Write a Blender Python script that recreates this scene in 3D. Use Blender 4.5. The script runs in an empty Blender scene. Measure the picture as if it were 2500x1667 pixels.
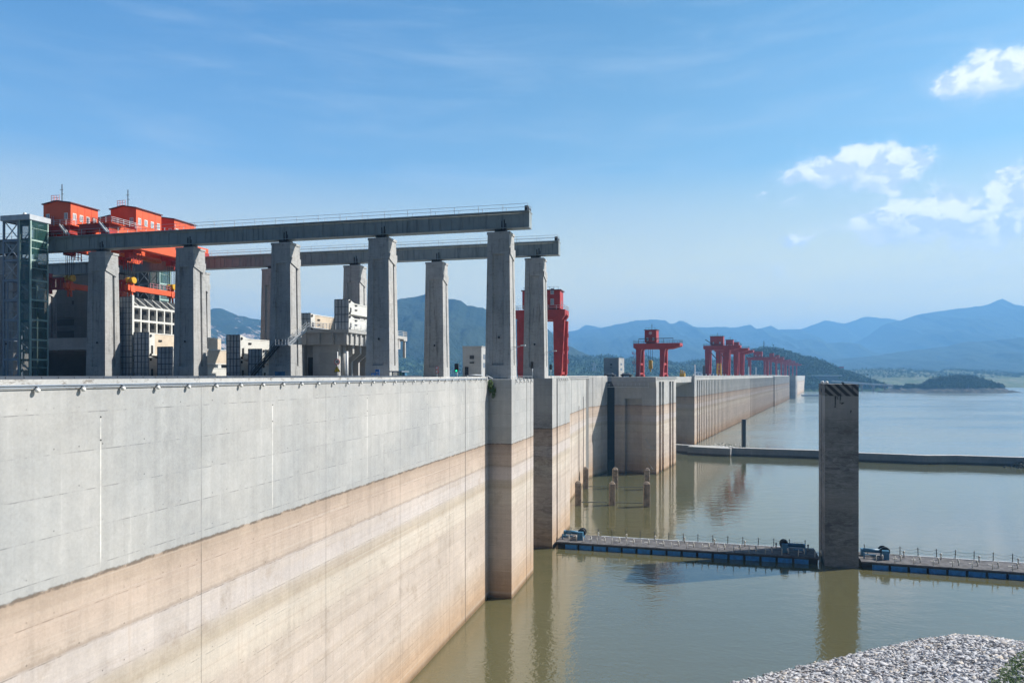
import bpy, bmesh, math, random
import numpy as np
from mathutils import Vector, Matrix
random.seed(7); rng = np.random.default_rng(7)
R = math.radians
sc = bpy.context.scene
COL = sc.collection

# ------------------------------------------------------------------ camera, sky, sun, exposure
EYE = 34.7                                   # eye height above the water (water is z = 0)
cam_d = bpy.data.cameras.new("camera"); cam = bpy.data.objects.new("camera", cam_d); COL.objects.link(cam)
cam.location = (0, 0, EYE); cam.rotation_euler = (R(90), 0, 0)
cam_d.sensor_width = 36; cam_d.lens = 25.63; cam_d.shift_y = 0.033
sc.cycles.volume_bounces = 2
cam_d.clip_start = 0.5; cam_d.clip_end = 60000
sc.camera = cam
SUN_AZ, SUN_EL = 75.0, 40.0                  # clockwise from +Y, above the horizon
sun_d = bpy.data.lights.new("sun", 'SUN'); sun_d.energy = 5.0; sun_d.angle = R(0.5); sun_d.color = (1.0, 0.93, 0.83)
sun = bpy.data.objects.new("sun", sun_d); COL.objects.link(sun)
sdir = Vector((math.sin(R(SUN_AZ))*math.cos(R(SUN_EL)), math.cos(R(SUN_AZ))*math.cos(R(SUN_EL)), math.sin(R(SUN_EL))))
sun.rotation_euler = sdir.to_track_quat('Z', 'Y').to_euler()
sc.view_settings.view_transform = 'Standard'; sc.view_settings.look = 'None'
sc.view_settings.gamma = 1; sc.view_settings.exposure = 0.65
try: sc.view_settings.use_curve_mapping = False
except Exception: pass

class NT:                                     # small helper round a node tree
    def __init__(s, tree): s.t = tree; s.n = tree.nodes; s.l = tree.links
    def node(s, typ, ins=None, **kw):
        nd = s.n.new(typ)
        for k, v in kw.items(): setattr(nd, k, v)
        for k, v in (ins or {}).items(): s.put(nd.inputs[k], v)
        return nd
    def put(s, sock, v):
        if isinstance(v, bpy.types.NodeSocket): s.l.new(v, sock)
        else:
            if isinstance(v, tuple) and len(v) == 3 and sock.type == 'RGBA': v = v + (1,)
            sock.default_value = v
    def m(s, op, a, b=0.0, c=None, clamp=False):
        nd = s.node('ShaderNodeMath', operation=op, use_clamp=clamp)
        s.put(nd.inputs[0], a); s.put(nd.inputs[1], b)
        if c is not None: s.put(nd.inputs[2], c)
        return nd.outputs[0]
    def mix(s, f, a, b, mode='MIX'):
        nd = s.node('ShaderNodeMix', data_type='RGBA', blend_type=mode)
        s.put(nd.inputs[0], f); s.put(nd.inputs[6], a); s.put(nd.inputs[7], b)
        return nd.outputs[2]
    def rng(s, v, a, b, c=0.0, d=1.0, typ='SMOOTHSTEP'):
        nd = s.node('ShaderNodeMapRange', interpolation_type=typ)
        for i, x in enumerate((v, a, b, c, d)): s.put(nd.inputs[i], x)
        return nd.outputs[0]
    def noise(s, vec, scale, detail=4, rough=0.55, dist=0.0, out=0):
        nd = s.node('ShaderNodeTexNoise')
        if vec is not None: s.put(nd.inputs['Vector'], vec)
        nd.inputs['Scale'].default_value = scale; nd.inputs['Detail'].default_value = detail
        nd.inputs['Roughness'].default_value = rough; nd.inputs['Distortion'].default_value = dist
        return nd.outputs[out]
    def map(s, vec, scale=(1, 1, 1), loc=(0, 0, 0), rot=(0, 0, 0)):
        nd = s.node('ShaderNodeMapping'); s.put(nd.inputs[0], vec)
        nd.inputs[1].default_value = loc; nd.inputs[2].default_value = rot; nd.inputs[3].default_value = scale
        return nd.outputs[0]
    def sep(s, vec): nd = s.node('ShaderNodeSeparateXYZ'); s.put(nd.inputs[0], vec); return nd.outputs
    def comb(s, x, y, z):
        nd = s.node('ShaderNodeCombineXYZ')
        for i, v in enumerate((x, y, z)): s.put(nd.inputs[i], v)
        return nd.outputs[0]
    def ramp(s, f, stops):
        nd = s.node('ShaderNodeValToRGB'); s.put(nd.inputs[0], f); e = nd.color_ramp.elements
        while len(e) < len(stops): e.new(0.5)
        for el, (p, c) in zip(e, stops): el.position = p; el.color = (*c, 1)
        return nd.outputs[0]

# ---- world: Nishita sky with clouds placed by azimuth and elevation
wd = bpy.data.worlds.new("World"); sc.world = wd; wd.use_nodes = True
T = NT(wd.node_tree); T.n.clear()
sky = T.node('ShaderNodeTexSky'); sky.sky_type = 'NISHITA'; sky.sun_disc = False
sky.sun_elevation = R(SUN_EL); sky.sun_rotation = R(SUN_AZ)
sky.altitude = 100; sky.air_density = 1.0; sky.dust_density = 0.6; sky.ozone_density = 2.0
dvec = T.node('ShaderNodeTexCoord').outputs['Generated']
dx, dy, dz = T.sep(dvec)
az = T.m('ARCTAN2', dx, dy); el = T.m('ARCSINE', dz)
P = T.comb(az, T.m('MULTIPLY', el, 1.5), 0.0)
P2 = T.comb(T.m('ADD', az, 0.012), T.m('MULTIPLY', T.m('ADD', el, 0.012), 1.5), 0.0)
def pxdir(x, y):
    a = math.atan((x-1250)/1780); return a, math.atan((916-y)/1780*math.cos(a))
wq = T.node('ShaderNodeTexNoise'); T.put(wq.inputs['Vector'], P); wq.inputs['Scale'].default_value = 16; wq.inputs['Detail'].default_value = 6; wq.inputs['Roughness'].default_value = .62
wx, wy, wz_ = T.sep(wq.outputs['Color'])
azw = T.m('ADD', az, T.m('MULTIPLY', T.m('SUBTRACT', wx, .5), .085)); elw = T.m('ADD', el, T.m('MULTIPLY', T.m('SUBTRACT', wy, .5), .060))
CL = [(2430, 180, 150, 58, 1.0), (2345, 200, 70, 30, .9), (2090, 414, 160, 48, 1.0), (2150, 445, 70, 26, .8), (1960, 425, 60, 22, .7),
      (2250, 535, 165, 66, .95), (2410, 550, 130, 56, .9), (2140, 530, 60, 30, .9), (2200, 500, 70, 34, .85), (2485, 455, 60, 48, 1.0), (1940, 593, 38, 18, .8),
      (2030, 565, 75, 20, .5), (2450, 600, 160, 50, .5), (1885, 672, 50, 22, .45), (1870, 478, 22, 10, .5), (1945, 483, 24, 9, .45), (2250, 690, 260, 40, .3),
      (2800, 250, 200, 90, .9), (3100, 560, 350, 90, .9), (2640, 480, 120, 60, .9)]
mask = None; sv = None; sb = None
for (x, y, rx, ry, st) in CL:
    rx *= 1.12; ry *= 1.18; a, e = pxdir(x, y); a1, _ = pxdir(x+rx, y); _, e1 = pxdir(x, y-ry)
    ra, re = abs(a1-a), abs(e1-e)
    vv = T.m('DIVIDE', T.m('SUBTRACT', elw, e), re)
    q = T.m('ADD', T.m('POWER', T.m('ABSOLUTE', T.m('DIVIDE', T.m('SUBTRACT', azw, a), ra)), 2.0), T.m('POWER', T.m('ABSOLUTE', vv), 2.0))
    b = T.m('MULTIPLY', T.rng(q, 0.0, 2.0, 1.0, 0.0, 'LINEAR'), st)
    bv = T.m('MULTIPLY', b, vv); sv = bv if sv is None else T.m('ADD', sv, bv); sb = b if sb is None else T.m('ADD', sb, b)
    mask = b if mask is None else T.m('MAXIMUM', mask, b)
vbar = T.m('DIVIDE', sv, T.m('MAXIMUM', sb, .001))
n1 = T.noise(P, 26, 10, .58, .35); n2 = T.noise(P2, 26, 10, .58, .35)
dens = T.m('ADD', T.m('MULTIPLY', mask, 1.25), T.m('MULTIPLY', T.m('SUBTRACT', n1, 0.5), 0.85))
cov = T.m('MULTIPLY', T.m('MULTIPLY', T.rng(dens, 0.36, 0.82), T.rng(vbar, -1.25, -.25, .10, 1.0)), T.rng(mask, 0.02, 0.35))
soft = T.m('MULTIPLY', T.rng(mask, 0.0, 1.0), 0.34)
cov = T.m('MAXIMUM', T.m('MULTIPLY', cov, T.rng(mask, 0.1, .8, .35, .93)), soft)
lit = T.m('MULTIPLY', T.rng(T.m('SUBTRACT', n1, n2), -0.10, 0.06), T.m('MULTIPLY', T.rng(dens, .3, .8, .5, 1.0), T.rng(vbar, -.8, .35, .15, 1.0)))
elg = T.rng(el, 0.0, 0.20, 1.0, 0.0, 'LINEAR')
ccol = T.mix(lit, (4.3, 5.1, 6.0), (7.2, 7.4, 7.6))
# thin streaks of high cloud
wz = T.map(P, (1.3, 5.5, 1), (3.1, 0.4, 0), (0, 0, R(9)))
w1 = T.noise(wz, 2.6, 6, .6, .5)
wis = T.m('MULTIPLY', T.rng(w1, 0.40, 0.9), 0.38)
hz = T.m('POWER', T.rng(el, -0.02, 0.62, 1.0, 0.0, 'LINEAR'), 2.1)           # milky air low down, more towards the sun
hz = T.m('MULTIPLY', hz, T.rng(az, -0.8, 0.9, 0.62, 1.0, 'LINEAR'))
base = T.mix(1.0, sky.outputs[0], T.mix(T.rng(az, -.5, .25), (0.40, 0.86, 1.11), (0.42, 0.77, 0.86)), 'MULTIPLY')
c = T.mix(T.m('MULTIPLY', hz, 0.9), base, (4.6, 5.6, 5.2))
low = T.m('POWER', T.rng(el, -0.02, 0.27, 1.0, 0.0, 'LINEAR'), 1.0)
c = T.mix(T.m('MULTIPLY', low, 0.9), c, (10.0, 7.5, 2.7))
c = T.mix(wis, c, (3.6, 4.5, 5.5))
c = T.mix(cov, c, ccol)
# unseen sky behind and overhead, dimmed to cut fill on shaded faces
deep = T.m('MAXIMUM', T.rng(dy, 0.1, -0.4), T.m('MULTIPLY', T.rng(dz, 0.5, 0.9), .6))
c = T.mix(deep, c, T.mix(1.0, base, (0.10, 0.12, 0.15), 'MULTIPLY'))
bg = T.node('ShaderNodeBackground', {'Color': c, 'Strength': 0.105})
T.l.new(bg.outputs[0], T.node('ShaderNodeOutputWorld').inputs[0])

# ------------------------------------------------------------------ materials
def mat(name):
    m = bpy.data.materials.new(name); m.use_nodes = True; t = NT(m.node_tree); t.n.clear()
    out = t.node('ShaderNodeOutputMaterial'); b = t.node('ShaderNodeBsdfPrincipled'); t.l.new(b.outputs[0], out.inputs[0])
    return m, t, b, out
def paint(name, col, rough=.55, metal=0.0, var=.12, scale=.8, rust=0.0, streak=.0):
    m, t, b, o = mat(name)
    pos = t.node('ShaderNodeNewGeometry').outputs['Position']
    n = t.noise(pos, scale, 5, .6)
    c = t.mix(t.rng(n, .3, .7), tuple(x*(1-var) for x in col), tuple(min(1, x*(1+var)) for x in col))
    if streak:
        n3 = t.noise(t.map(pos, (2.2, 2.2, .12)), 1.0, 4, .6)
        c = t.mix(t.m('MULTIPLY', t.rng(n3, .5, .72), streak), c, tuple(x*.35 for x in col))
    if rust:
        n2 = t.noise(pos, scale*2.3, 6, .7)
        c = t.mix(t.m('MULTIPLY', t.rng(n2, .55, .75), rust), c, (.16, .07, .035))
    t.put(b.inputs['Base Color'], c); b.inputs['Roughness'].default_value = rough; b.inputs['Metallic'].default_value = metal
    return m

def concrete(name, stained=True, tone=1.0, seams=None, white=False, grunge=0.0, low=None, drip=0.0, vert=0.0):
    """weathered cast concrete: pour bands, panel tones, streaks; below z=24.1 the drawdown zone left by the lake"""
    m, t, b, o = mat(name)
    pos = t.node('ShaderNodeNewGeometry').outputs['Position']
    obj = t.node('ShaderNodeTexCoord').outputs['Object']
    px_, py_, pz = t.sep(pos); ox, oy, oz = t.sep(obj)
    big = t.noise(pos, .10, 5, .6); mid = t.noise(pos, .9, 6, .65); fine = t.noise(pos, 6, 6, .7)
    strk = t.noise(t.map(pos, (1.6, 1.6, .06)), 1.0, 5, .6)
    band = t.noise(t.comb(t.m('MULTIPLY', px_, .015), t.m('MULTIPLY', py_, .015), t.m('MULTIPLY', pz, .9)), 1.0, 4, .65)
    cell = t.node('ShaderNodeTexWhiteNoise', noise_dimensions='3D')
    t.put(cell.inputs[0], t.comb(t.m('FLOOR', t.m('DIVIDE', ox, 3.1)), t.m('FLOOR', t.m('DIVIDE', oy, 3.1)), t.m('FLOOR', t.m('DIVIDE', pz, 2.05))))
    g = t.m('ADD', .87, t.m('MULTIPLY', t.m('SUBTRACT', big, .5), .36))
    g = t.m('ADD', g, t.m('MULTIPLY', t.m('SUBTRACT', mid, .5), .30))
    g = t.m('ADD', g, t.m('MULTIPLY', t.m('SUBTRACT', fine, .5), .34))
    g = t.m('ADD', g, t.m('MULTIPLY', t.m('SUBTRACT', strk, .5), .30))
    g = t.m('ADD', g, t.m('MULTIPLY', t.m('SUBTRACT', cell.outputs[0], .5), .10))
    # pour line every 2.05 m, broken
    fr = t.m('ABSOLUTE', t.m('SUBTRACT', t.m('FRACT', t.m('DIVIDE', t.m('ADD', pz, t.m('MULTIPLY', mid, .05)), 2.05)), .5))
    line = t.m('MULTIPLY', t.rng(fr, .478, .494), t.rng(mid, .44, .60))
    g = t.m('MULTIPLY', g, t.m('SUBTRACT', 1.0, t.m('MULTIPLY', line, .38)))
    grey = t.mix(t.rng(big, .3, .7), (.425*tone, .438*tone, .445*tone), (.465*tone, .462*tone, .452*tone))
    col = grey
    if white:
        hx = t.m('MULTIPLY', t.m('SUBTRACT', t.m('FRACT', t.m('DIVIDE', oy, 1.55)), .5), 1.55); hz_ = t.m('MULTIPLY', t.m('SUBTRACT', t.m('FRACT', t.m('ADD', t.m('DIVIDE', pz, 2.05), .38)), .5), 2.05)
        rr_ = t.m('ADD', t.m('MULTIPLY', hx, hx), t.m('MULTIPLY', hz_, hz_))
        g = t.m('MULTIPLY', g, t.m('SUBTRACT', 1.0, t.m('MULTIPLY', t.m('MULTIPLY', t.rng(rr_, .0012, .0035, 1.0, 0.0), t.rng(t.noise(pos, .6, 3), .45, .6)), .5)))
        leach = t.m('MULTIPLY', t.rng(t.noise(t.map(pos, (3.2, 3.2, .10)), 1.0, 4, .6), .60, .72), t.rng(big, .45, .6)); col = t.mix(t.m('MULTIPLY', leach, .4), col, (.62, .62, .61))
    if stained:
        zz = t.m('ADD', pz, t.m('MULTIPLY', t.m('SUBTRACT', mid, .5), .28))
        f = t.m('DIVIDE', zz, 26.0)
        st = t.ramp(f, [(0.0, (.30, .18, .10)), (.04, (.49, .33, .21)), (.15, (.51, .39, .295)), (.26, (.55, .47, .41)), (.42, (.56, .485, .43)), (.545, (.545, .475, .415)),
                        (.575, (.605, .545, .475)), (.64, (.60, .54, .47)), (.665, (.49, .425, .345)), (.70, (.51, .45, .39)), (.715, (.58, .53, .51)), (.785, (.565, .51, .485)),
                        (.793, (.42, .35, .30)), (.80, (.55, .46, .395)), (.875, (.535, .43, .36)), (.925, (.40, .305, .235))])
        bd = t.noise(t.comb(t.m('MULTIPLY', px_, .01), t.m('MULTIPLY', py_, .01), pz), .55, 6, .7)
        st = t.mix(t.m('MULTIPLY', t.rng(bd, .45, .70), .35), st, (.60, .52, .44))
        st = t.mix(t.m('MULTIPLY', t.rng(band, .52, .70), .30), st, (.38, .30, .23))
        st = t.mix(t.m('MULTIPLY', t.rng(t.noise(pos, .35, 7, .75), .52, .68), .45), st, (.36, .29, .23))
        thin = t.noise(t.comb(t.m('MULTIPLY', px_, .02), t.m('MULTIPLY', py_, .02), t.m('MULTIPLY', pz, 4.5)), 1.0, 5, .7)
        st = t.mix(t.m('MULTIPLY', t.rng(thin, .52, .66), .35), st, (.42, .34, .28)); st = t.mix(t.m('MULTIPLY', t.rng(thin, .46, .34), .30), st, (.66, .61, .55))
        st = t.mix(t.m('MULTIPLY', t.rng(strk, .56, .70), .35), st, (.40, .32, .26))
        lvl = t.m('ADD', 24.05, t.m('MULTIPLY', t.m('SUBTRACT', t.noise(pos, 1.2, 5, .7), .5), .35))
        fs = t.rng(pz, t.m('SUBTRACT', lvl, .05), t.m('ADD', lvl, .05), 1.0, 0.0)
        col = t.mix(fs, col, st)
        dl = t.m('ABSOLUTE', t.m('SUBTRACT', pz, t.m('SUBTRACT', lvl, .05)))
        dk = t.m('MULTIPLY', t.rng(dl, .04, .15, 1.0, 0.0), t.rng(t.noise(pos, .7, 7, .75), .36, .50))
        col = t.mix(t.m('MULTIPLY', dk, .75), col, (.12, .10, .085))
        wet = t.rng(pz, .15, .9, 1.0, 0.0)
        col = t.mix(t.m('MULTIPLY', wet, .6), col, (.16, .11, .06))
    if drip: col = t.mix(t.m('MULTIPLY', t.rng(t.noise(t.map(pos, (1.1, 1.1, 3.0)), 1.0, 8, .78), .53, .62), drip), col, (.17, .145, .125))
    if vert:
        vn = t.noise(t.map(pos, (2.4, 2.4, .16)), 1.0, 7, .68); vg = t.noise(pos, .18, 4, .6)
        col = t.mix(t.m('MULTIPLY', t.m('MULTIPLY', t.rng(vn, .50, .66), t.rng(vg, .35, .6)), vert), col, (.13, .125, .12))
    if low: col = t.mix(t.rng(pz, low[0], low[1], 1.0, 0.0), col, low[2])
    if grunge:
        gn = t.noise(t.comb(t.m('MULTIPLY', px_, .55), t.m('MULTIPLY', py_, .55), t.m('MULTIPLY', pz, 1.9)), 1.0, 8, .75, .9)
        env = t.rng(pz, 29.0, 24.0, 0.0, 1.0)
        env2 = t.rng(t.noise(t.comb(0.0, 0.0, t.m('MULTIPLY', pz, .12)), 1.0, 2, .5), .35, .6, .35, 1.0)
        gg = t.m('MULTIPLY', t.m('MULTIPLY', t.rng(t.m('ADD', t.m('MULTIPLY', gn, .6), t.m('MULTIPLY', big, .4)), .38, .62), t.m('MULTIPLY', env, env2)), grunge)
        col = t.mix(gg, col, (.045, .045, .05))
    if seams:
        s0, ds = seams
        ff = t.m('ABSOLUTE', t.m('SUBTRACT', t.m('FRACT', t.m('ADD', t.m('DIVIDE', t.m('SUBTRACT', oy, s0), ds), .5)), .5))
        g = t.m('MULTIPLY', g, t.rng(ff, .0008, .0022, t.m('MULTIPLY', t.rng(t.noise(pos, .25, 3), .35, .65, .35, .8), t.rng(pz, 23.5, 24.2, .6, 1.0)), 1.0))
        if white:
            f2 = t.m('ABSOLUTE', t.m('SUBTRACT', t.m('FRACT', t.m('DIVIDE', t.m('SUBTRACT', oy, s0+t_off(seams)), ds)), .5))
            wob = t.m('MULTIPLY', t.m('SUBTRACT', mid, .5), .0022)
            wm = t.m('MULTIPLY', t.rng(t.m('ADD', f2, wob), .0010, .0034, 1.0, 0.0), t.m('MULTIPLY', t.rng(pz, 24.2, 25.2), t.rng(pz, 32.3, 32.6, 1.0, 0.0)))
            col = t.mix(t.m('MULTIPLY', wm, t.rng(t.noise(t.map(pos, (.6, .6, 1.4)), .5, 5, .7), .30, .6, .25, 1.0)), col, (.78, .77, .74))
            sp = t.m('MULTIPLY', t.rng(t.noise(t.map(pos, (1, 1, .5)), .23, 7, .75), .56, .72), t.rng(pz, 24.5, 26.5))
            col = t.mix(t.m('MULTIPLY', sp, .45), col, (.66, .66, .65))
    sc_ = t.node('ShaderNodeVectorMath', operation='SCALE'); t.put(sc_.inputs[0], col); t.put(sc_.inputs['Scale'], g)
    t.put(b.inputs['Base Color'], sc_.outputs[0]); b.inputs['Roughness'].default_value = .9
    b.inputs['Specular IOR Level'].default_value = .25
    bp = t.node('ShaderNodeBump', {'Height': t.m('ADD', t.m('MULTIPLY', mid, .6), t.m('MULTIPLY', fine, .12)), 'Strength': .35, 'Distance': .08})
    t.l.new(bp.outputs[0], b.inputs['Normal'])
    return m
def t_off(seams): return seams[1]*0.0

M = {}
M['near_wall'] = concrete('near_wall_concrete', True, 1.0, (1.2, 16.6), True)
M['concrete'] = concrete('stained_dam_concrete')
M['far_dam'] = concrete('far_dam_concrete', True, 1.0, (0, 21.0))
M['tower'] = concrete('tower_concrete', False, .66, None, False, .95)
M['pierc'] = concrete('dark_stained_concrete', True, .9, None, False, .75)
M['crest'] = concrete('grey_concrete', False, 1.0)
M['deck'] = concrete('deck_concrete', False, .42)
M['pillar'] = concrete('pillar_concrete', False, 1.04, drip=.4, vert=.6)
M['dark_conc'] = concrete('old_dark_concrete', False, .42)
M['navy'] = paint('navy_guard_rail', (.045, .06, .085), .6)
M['parapet'] = concrete('parapet_concrete', False, 1.18, drip=.75)
M['low_wall'] = concrete('floating_wall_concrete', False, .62, low=(.3, 1.2, (.10, .075, .05)))
M['pile'] = paint('weathered_pile_concrete', (.27, .215, .165), .9, 0, .35, 1.2, 0, .6)
M['red'] = paint('red_crane_paint', (.40, .030, .024), .5, 0, .15, .5, .12, .12)
M['orange'] = paint('orange_crane_paint', (.72, .105, .030), .55, 0, .08, .4, .05)
M['ochre'] = paint('ochre_paint', (.55, .17, .04), .6, 0, .1, .5)
M['roof_dark'] = paint('dark_red_roof', (.10, .015, .015), .6)
M['yellow'] = paint('yellow_paint', (.62, .36, .02), .5, 0, .15, 1.5, .2)
M['gate_edge'] = paint('gate_rib_paint', (.11, .13, .155), .7)
M['steel'] = paint('grey_girder_paint', (.255, .30, .315), .6, 0, .10, .5, .0, .6)
M['dark'] = paint('dark_steel', (.035, .04, .045), .55)
M['black'] = paint('black_rubber', (.012, .012, .014), .6)
M['void'] = paint('unlit_interior_wall', (.05, .05, .052), .9)  # near-black colour stands for the shade of the void under the deck beam
M['lightsteel'] = paint('pale_galvanised_steel', (.48, .52, .56), .5, .2, .1, 1.0)
M['bluesteel'] = paint('blue_grey_steel', (.22, .27, .34), .5, .1, .1, 1.0)
M['gate_white'] = paint('white_gate_paint', (.62, .63, .61), .6, 0, .05, .6, .18, .10)
M['gate_beige'] = paint('faded_beige_paint', (.58, .50, .40), .7, 0, .1, .5, .25)
M['gate_grey'] = paint('grey_gate_paint', (.38, .42, .46), .65, 0, .15, .7, .1, .4)
M['blue'] = paint('blue_pontoon_paint', (.03, .22, .55), .5, 0, .25, 1.6, .3, .3)
M['lightblue'] = paint('light_blue_paint', (.045, .17, .30), .5, 0, .15, 1.5, .2)
M['deckmat'] = paint('dirty_deck', (.10, .098, .105), .9, 0, .45, .9, .25)
M['white'] = paint('white_paint', (.75, .75, .74), .5, 0, .05, 2)
M['post'] = paint('grimy_white_post', (.55, .54, .50), .7, 0, .2, 5, .25)
M['black_stain'] = paint('hazard_black', (.03, .03, .035), .8)
M['rail'] = paint('rail_steel', (.50, .53, .57), .5, .1, .1, 2)
M['asphalt'] = paint('road_surface', (.09, .09, .09), .9, 0, .2, .5)
M['signblue'] = paint('blue_sign', (.05, .22, .62), .5)
M['signyellow'] = paint('yellow_sign', (.75, .55, .02), .5)
M['signred'] = paint('red_sign_ring', (.6, .03, .03), .5)
M['green'] = paint('leaf_green', (.07, .13, .025), .8, 0, .4, 8)
M['bark'] = paint('bark', (.09, .065, .045), .9)
M['boothgreen'] = paint('booth_green', (.03, .10, .07), .5)
M['pinkrail'] = paint('faded_pink_rail', (.62, .30, .34), .6)
def glass(name, col, alpha, rough=.08):
    m, t, b, o = mat(name)
    b.inputs['Base Color'].default_value = (*col, 1); b.inputs['Roughness'].default_value = rough; b.inputs['Alpha'].default_value = alpha
    b.inputs['Specular IOR Level'].default_value = .8
    return m
M['glass'] = glass('green_tinted_glass', (.035, .11, .10), .38)
M['mullion'] = paint('pale_green_mullion', (.36, .50, .46), .5)
M['pane'] = glass('window_pane', (.20, .26, .32), 1.0, .12)
def lamp_green():
    m, t, b, o = mat('green_signal'); b.inputs['Base Color'].default_value = (0, .3, .12, 1)
    b.inputs['Emission Color'].default_value = (.02, .9, .35, 1); b.inputs['Emission Strength'].default_value = 1.5; return m
M['signal'] = lamp_green()
def globe():
    m, t, b, o = mat('opal_globe'); b.inputs['Base Color'].default_value = (.8, .8, .78, 1); b.inputs['Roughness'].default_value = .3; return m
M['globe'] = globe()

def hazard():
    m, t, b, o = mat('hazard_stripes')
    g = t.node('ShaderNodeTexCoord').outputs['Object']; x, y, z = t.sep(g)
    pos = t.node('ShaderNodeNewGeometry').outputs['Position']
    n = t.noise(pos, 1.4, 6, .7)
    v = t.m('FRACT', t.m('MULTIPLY', t.m('ADD', t.m('ADD', t.m('ADD', x, t.m('MULTIPLY', y, 1.0)), t.m('MULTIPLY', z, 1.0)), t.m('MULTIPLY', n, .16)), .72))
    s = t.rng(t.m('ABSOLUTE', t.m('SUBTRACT', v, .5)), .215, .24)
    c = t.mix(s, (.20, .195, .19), (.022, .022, .026))
    drip = t.m('MULTIPLY', t.rng(t.noise(t.map(pos, (1.6, 1.6, .2)), 1.0, 4), .56, .64), 1.0)
    c = t.mix(drip, c, (.025, .025, .03))
    t.put(b.inputs['Base Color'], c); b.inputs['Roughness'].default_value = .85
    return m
M['hazard'] = hazard()

def water():
    m, t, b, o = mat('murky_green_water')
    pos = t.node('ShaderNodeNewGeometry').outputs['Position']
    x, y, z = t.sep(pos)
    big = t.noise(t.map(pos, (1, 1, 1)), .018, 4, .6)
    c = t.mix(t.rng(big, .35, .65), (.100, .094, .044), (.108, .102, .050))
    b.inputs['IOR'].default_value = 2.05
    # calm behind the booms, wind patches in the open lake
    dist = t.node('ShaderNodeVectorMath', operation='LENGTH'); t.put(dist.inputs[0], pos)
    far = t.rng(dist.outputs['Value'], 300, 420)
    c = t.mix(t.rng(dist.outputs['Value'], 150, 260), c, (.085, .090, .048)); c = t.mix(far, c, (.20, .23, .21)); t.put(b.inputs['Base Color'], c)   # open lake paler: sky reflection put into its colour
    patch = t.noise(t.map(pos, (.55, 2.2, 1)), .006, 5, .6)
    t.put(b.inputs['Roughness'], t.m('ADD', t.rng(dist.outputs['Value'], 110, 190, .085, .035), t.m('MULTIPLY', far, t.rng(patch, .35, .65, .10, .22))))
    w1 = t.noise(t.map(pos, (1.0, 1.0, 1), rot=(0, 0, .5)), 1.35, 3, .5, .4)
    w2 = t.noise(t.map(pos, (1.0, 1.6, 1)), .22, 3, .5, .3)
    near = t.rng(dist.outputs['Value'], 60, 170, 1.0, .30)
    h = t.m('ADD', t.m('MULTIPLY', w1, t.m('MULTIPLY', near, .038)), t.m('MULTIPLY', w2, .045))
    bp = t.node('ShaderNodeBump', {'Height': h, 'Strength': 1.0, 'Distance': 1.0})
    t.l.new(bp.outputs[0], b.inputs['Normal'])
    return m
M['water'] = water()

def land(name, c1, c2, c3, scale, rock=None, rockf=(.6, .7), bump=6.0):
    m, t, b, o = mat(name)
    pos = t.node('ShaderNodeNewGeometry').outputs['Position']
    n = t.noise(pos, scale, 8, .68); n2 = t.noise(pos, scale*6, 6, .7)
    c = t.mix(t.rng(n, .35, .65), c1, c2); c = t.mix(t.rng(n2, .5, .7), c, c3)
    if rock:
        r = t.noise(t.map(pos, (1, 1, .35)), scale*1.6, 7, .75)
        c = t.mix(t.rng(r, *rockf), c, rock)
    t.put(b.inputs['Base Color'], c); b.inputs['Roughness'].default_value = 1.0; b.inputs['Specular IOR Level'].default_value = .1
    bp = t.node('ShaderNodeBump', {'Height': t.m('ADD', n, t.m('MULTIPLY', n2, .4)), 'Strength': 1.0, 'Distance': bump})
    t.l.new(bp.outputs[0], b.inputs['Normal'])
    return m
M['mtn'] = land('forested_mountain', (.022, .036, .020), (.036, .052, .028), (.016, .028, .016), .0022, (.26, .24, .21), (.68, .76), 60)
M['mtn_rock'] = land('rocky_mountain', (.022, .036, .020), (.036, .052, .028), (.016, .028, .016), .004, (.62, .50, .44), (.56, .62), 60)
M['hill'] = land('wooded_hill', (.030, .060, .022), (.060, .095, .035), (.022, .038, .018), .012, None, (0, 1), 5)
M['shore'] = land('scrubby_shore', (.09, .13, .055), (.16, .17, .09), (.06, .09, .04), .02, (.26, .23, .17), (.55, .62), 3)
M['bankrock'] = land('bare_bank', (.05, .058, .055), (.075, .08, .072), (.035, .04, .035), .03, (.12, .115, .10), (.5, .6), 2)
M['stony'] = land('stony_bank_ground', (.26, .27, .29), (.38, .39, .41), (.18, .185, .19), .8, None, (0, 1), .3)
M['crown'] = land('tree_leaves', (.036, .070, .022), (.062, .100, .035), (.02, .04, .015), .03, None, (0, 1), 0.5)
M['bed'] = land('lake_bed', (.14, .12, .08), (.18, .15, .1), (.1, .09, .06), .05, None, (0, 1), 1)

def stones():
    m, t, b, o = mat('broken_grey_stone')
    gi = t.node('ShaderNodeNewGeometry'); r = gi.outputs['Random Per Island']; pos = gi.outputs['Position']
    c = t.ramp(r, [(0, (.30, .31, .34)), (.3, (.47, .48, .52)), (.55, (.60, .61, .64)), (.8, (.50, .47, .48)), (.93, (.58, .51, .43)), (1, (.38, .41, .45))])
    c = t.mix(t.m('MULTIPLY', t.rng(t.noise(pos, 6, 6, .7), .4, .7), .35), c, (.25, .25, .27))
    t.put(b.inputs['Base Color'], c); b.inputs['Roughness'].default_value = .9; return m
M['stone'] = stones()

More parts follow.
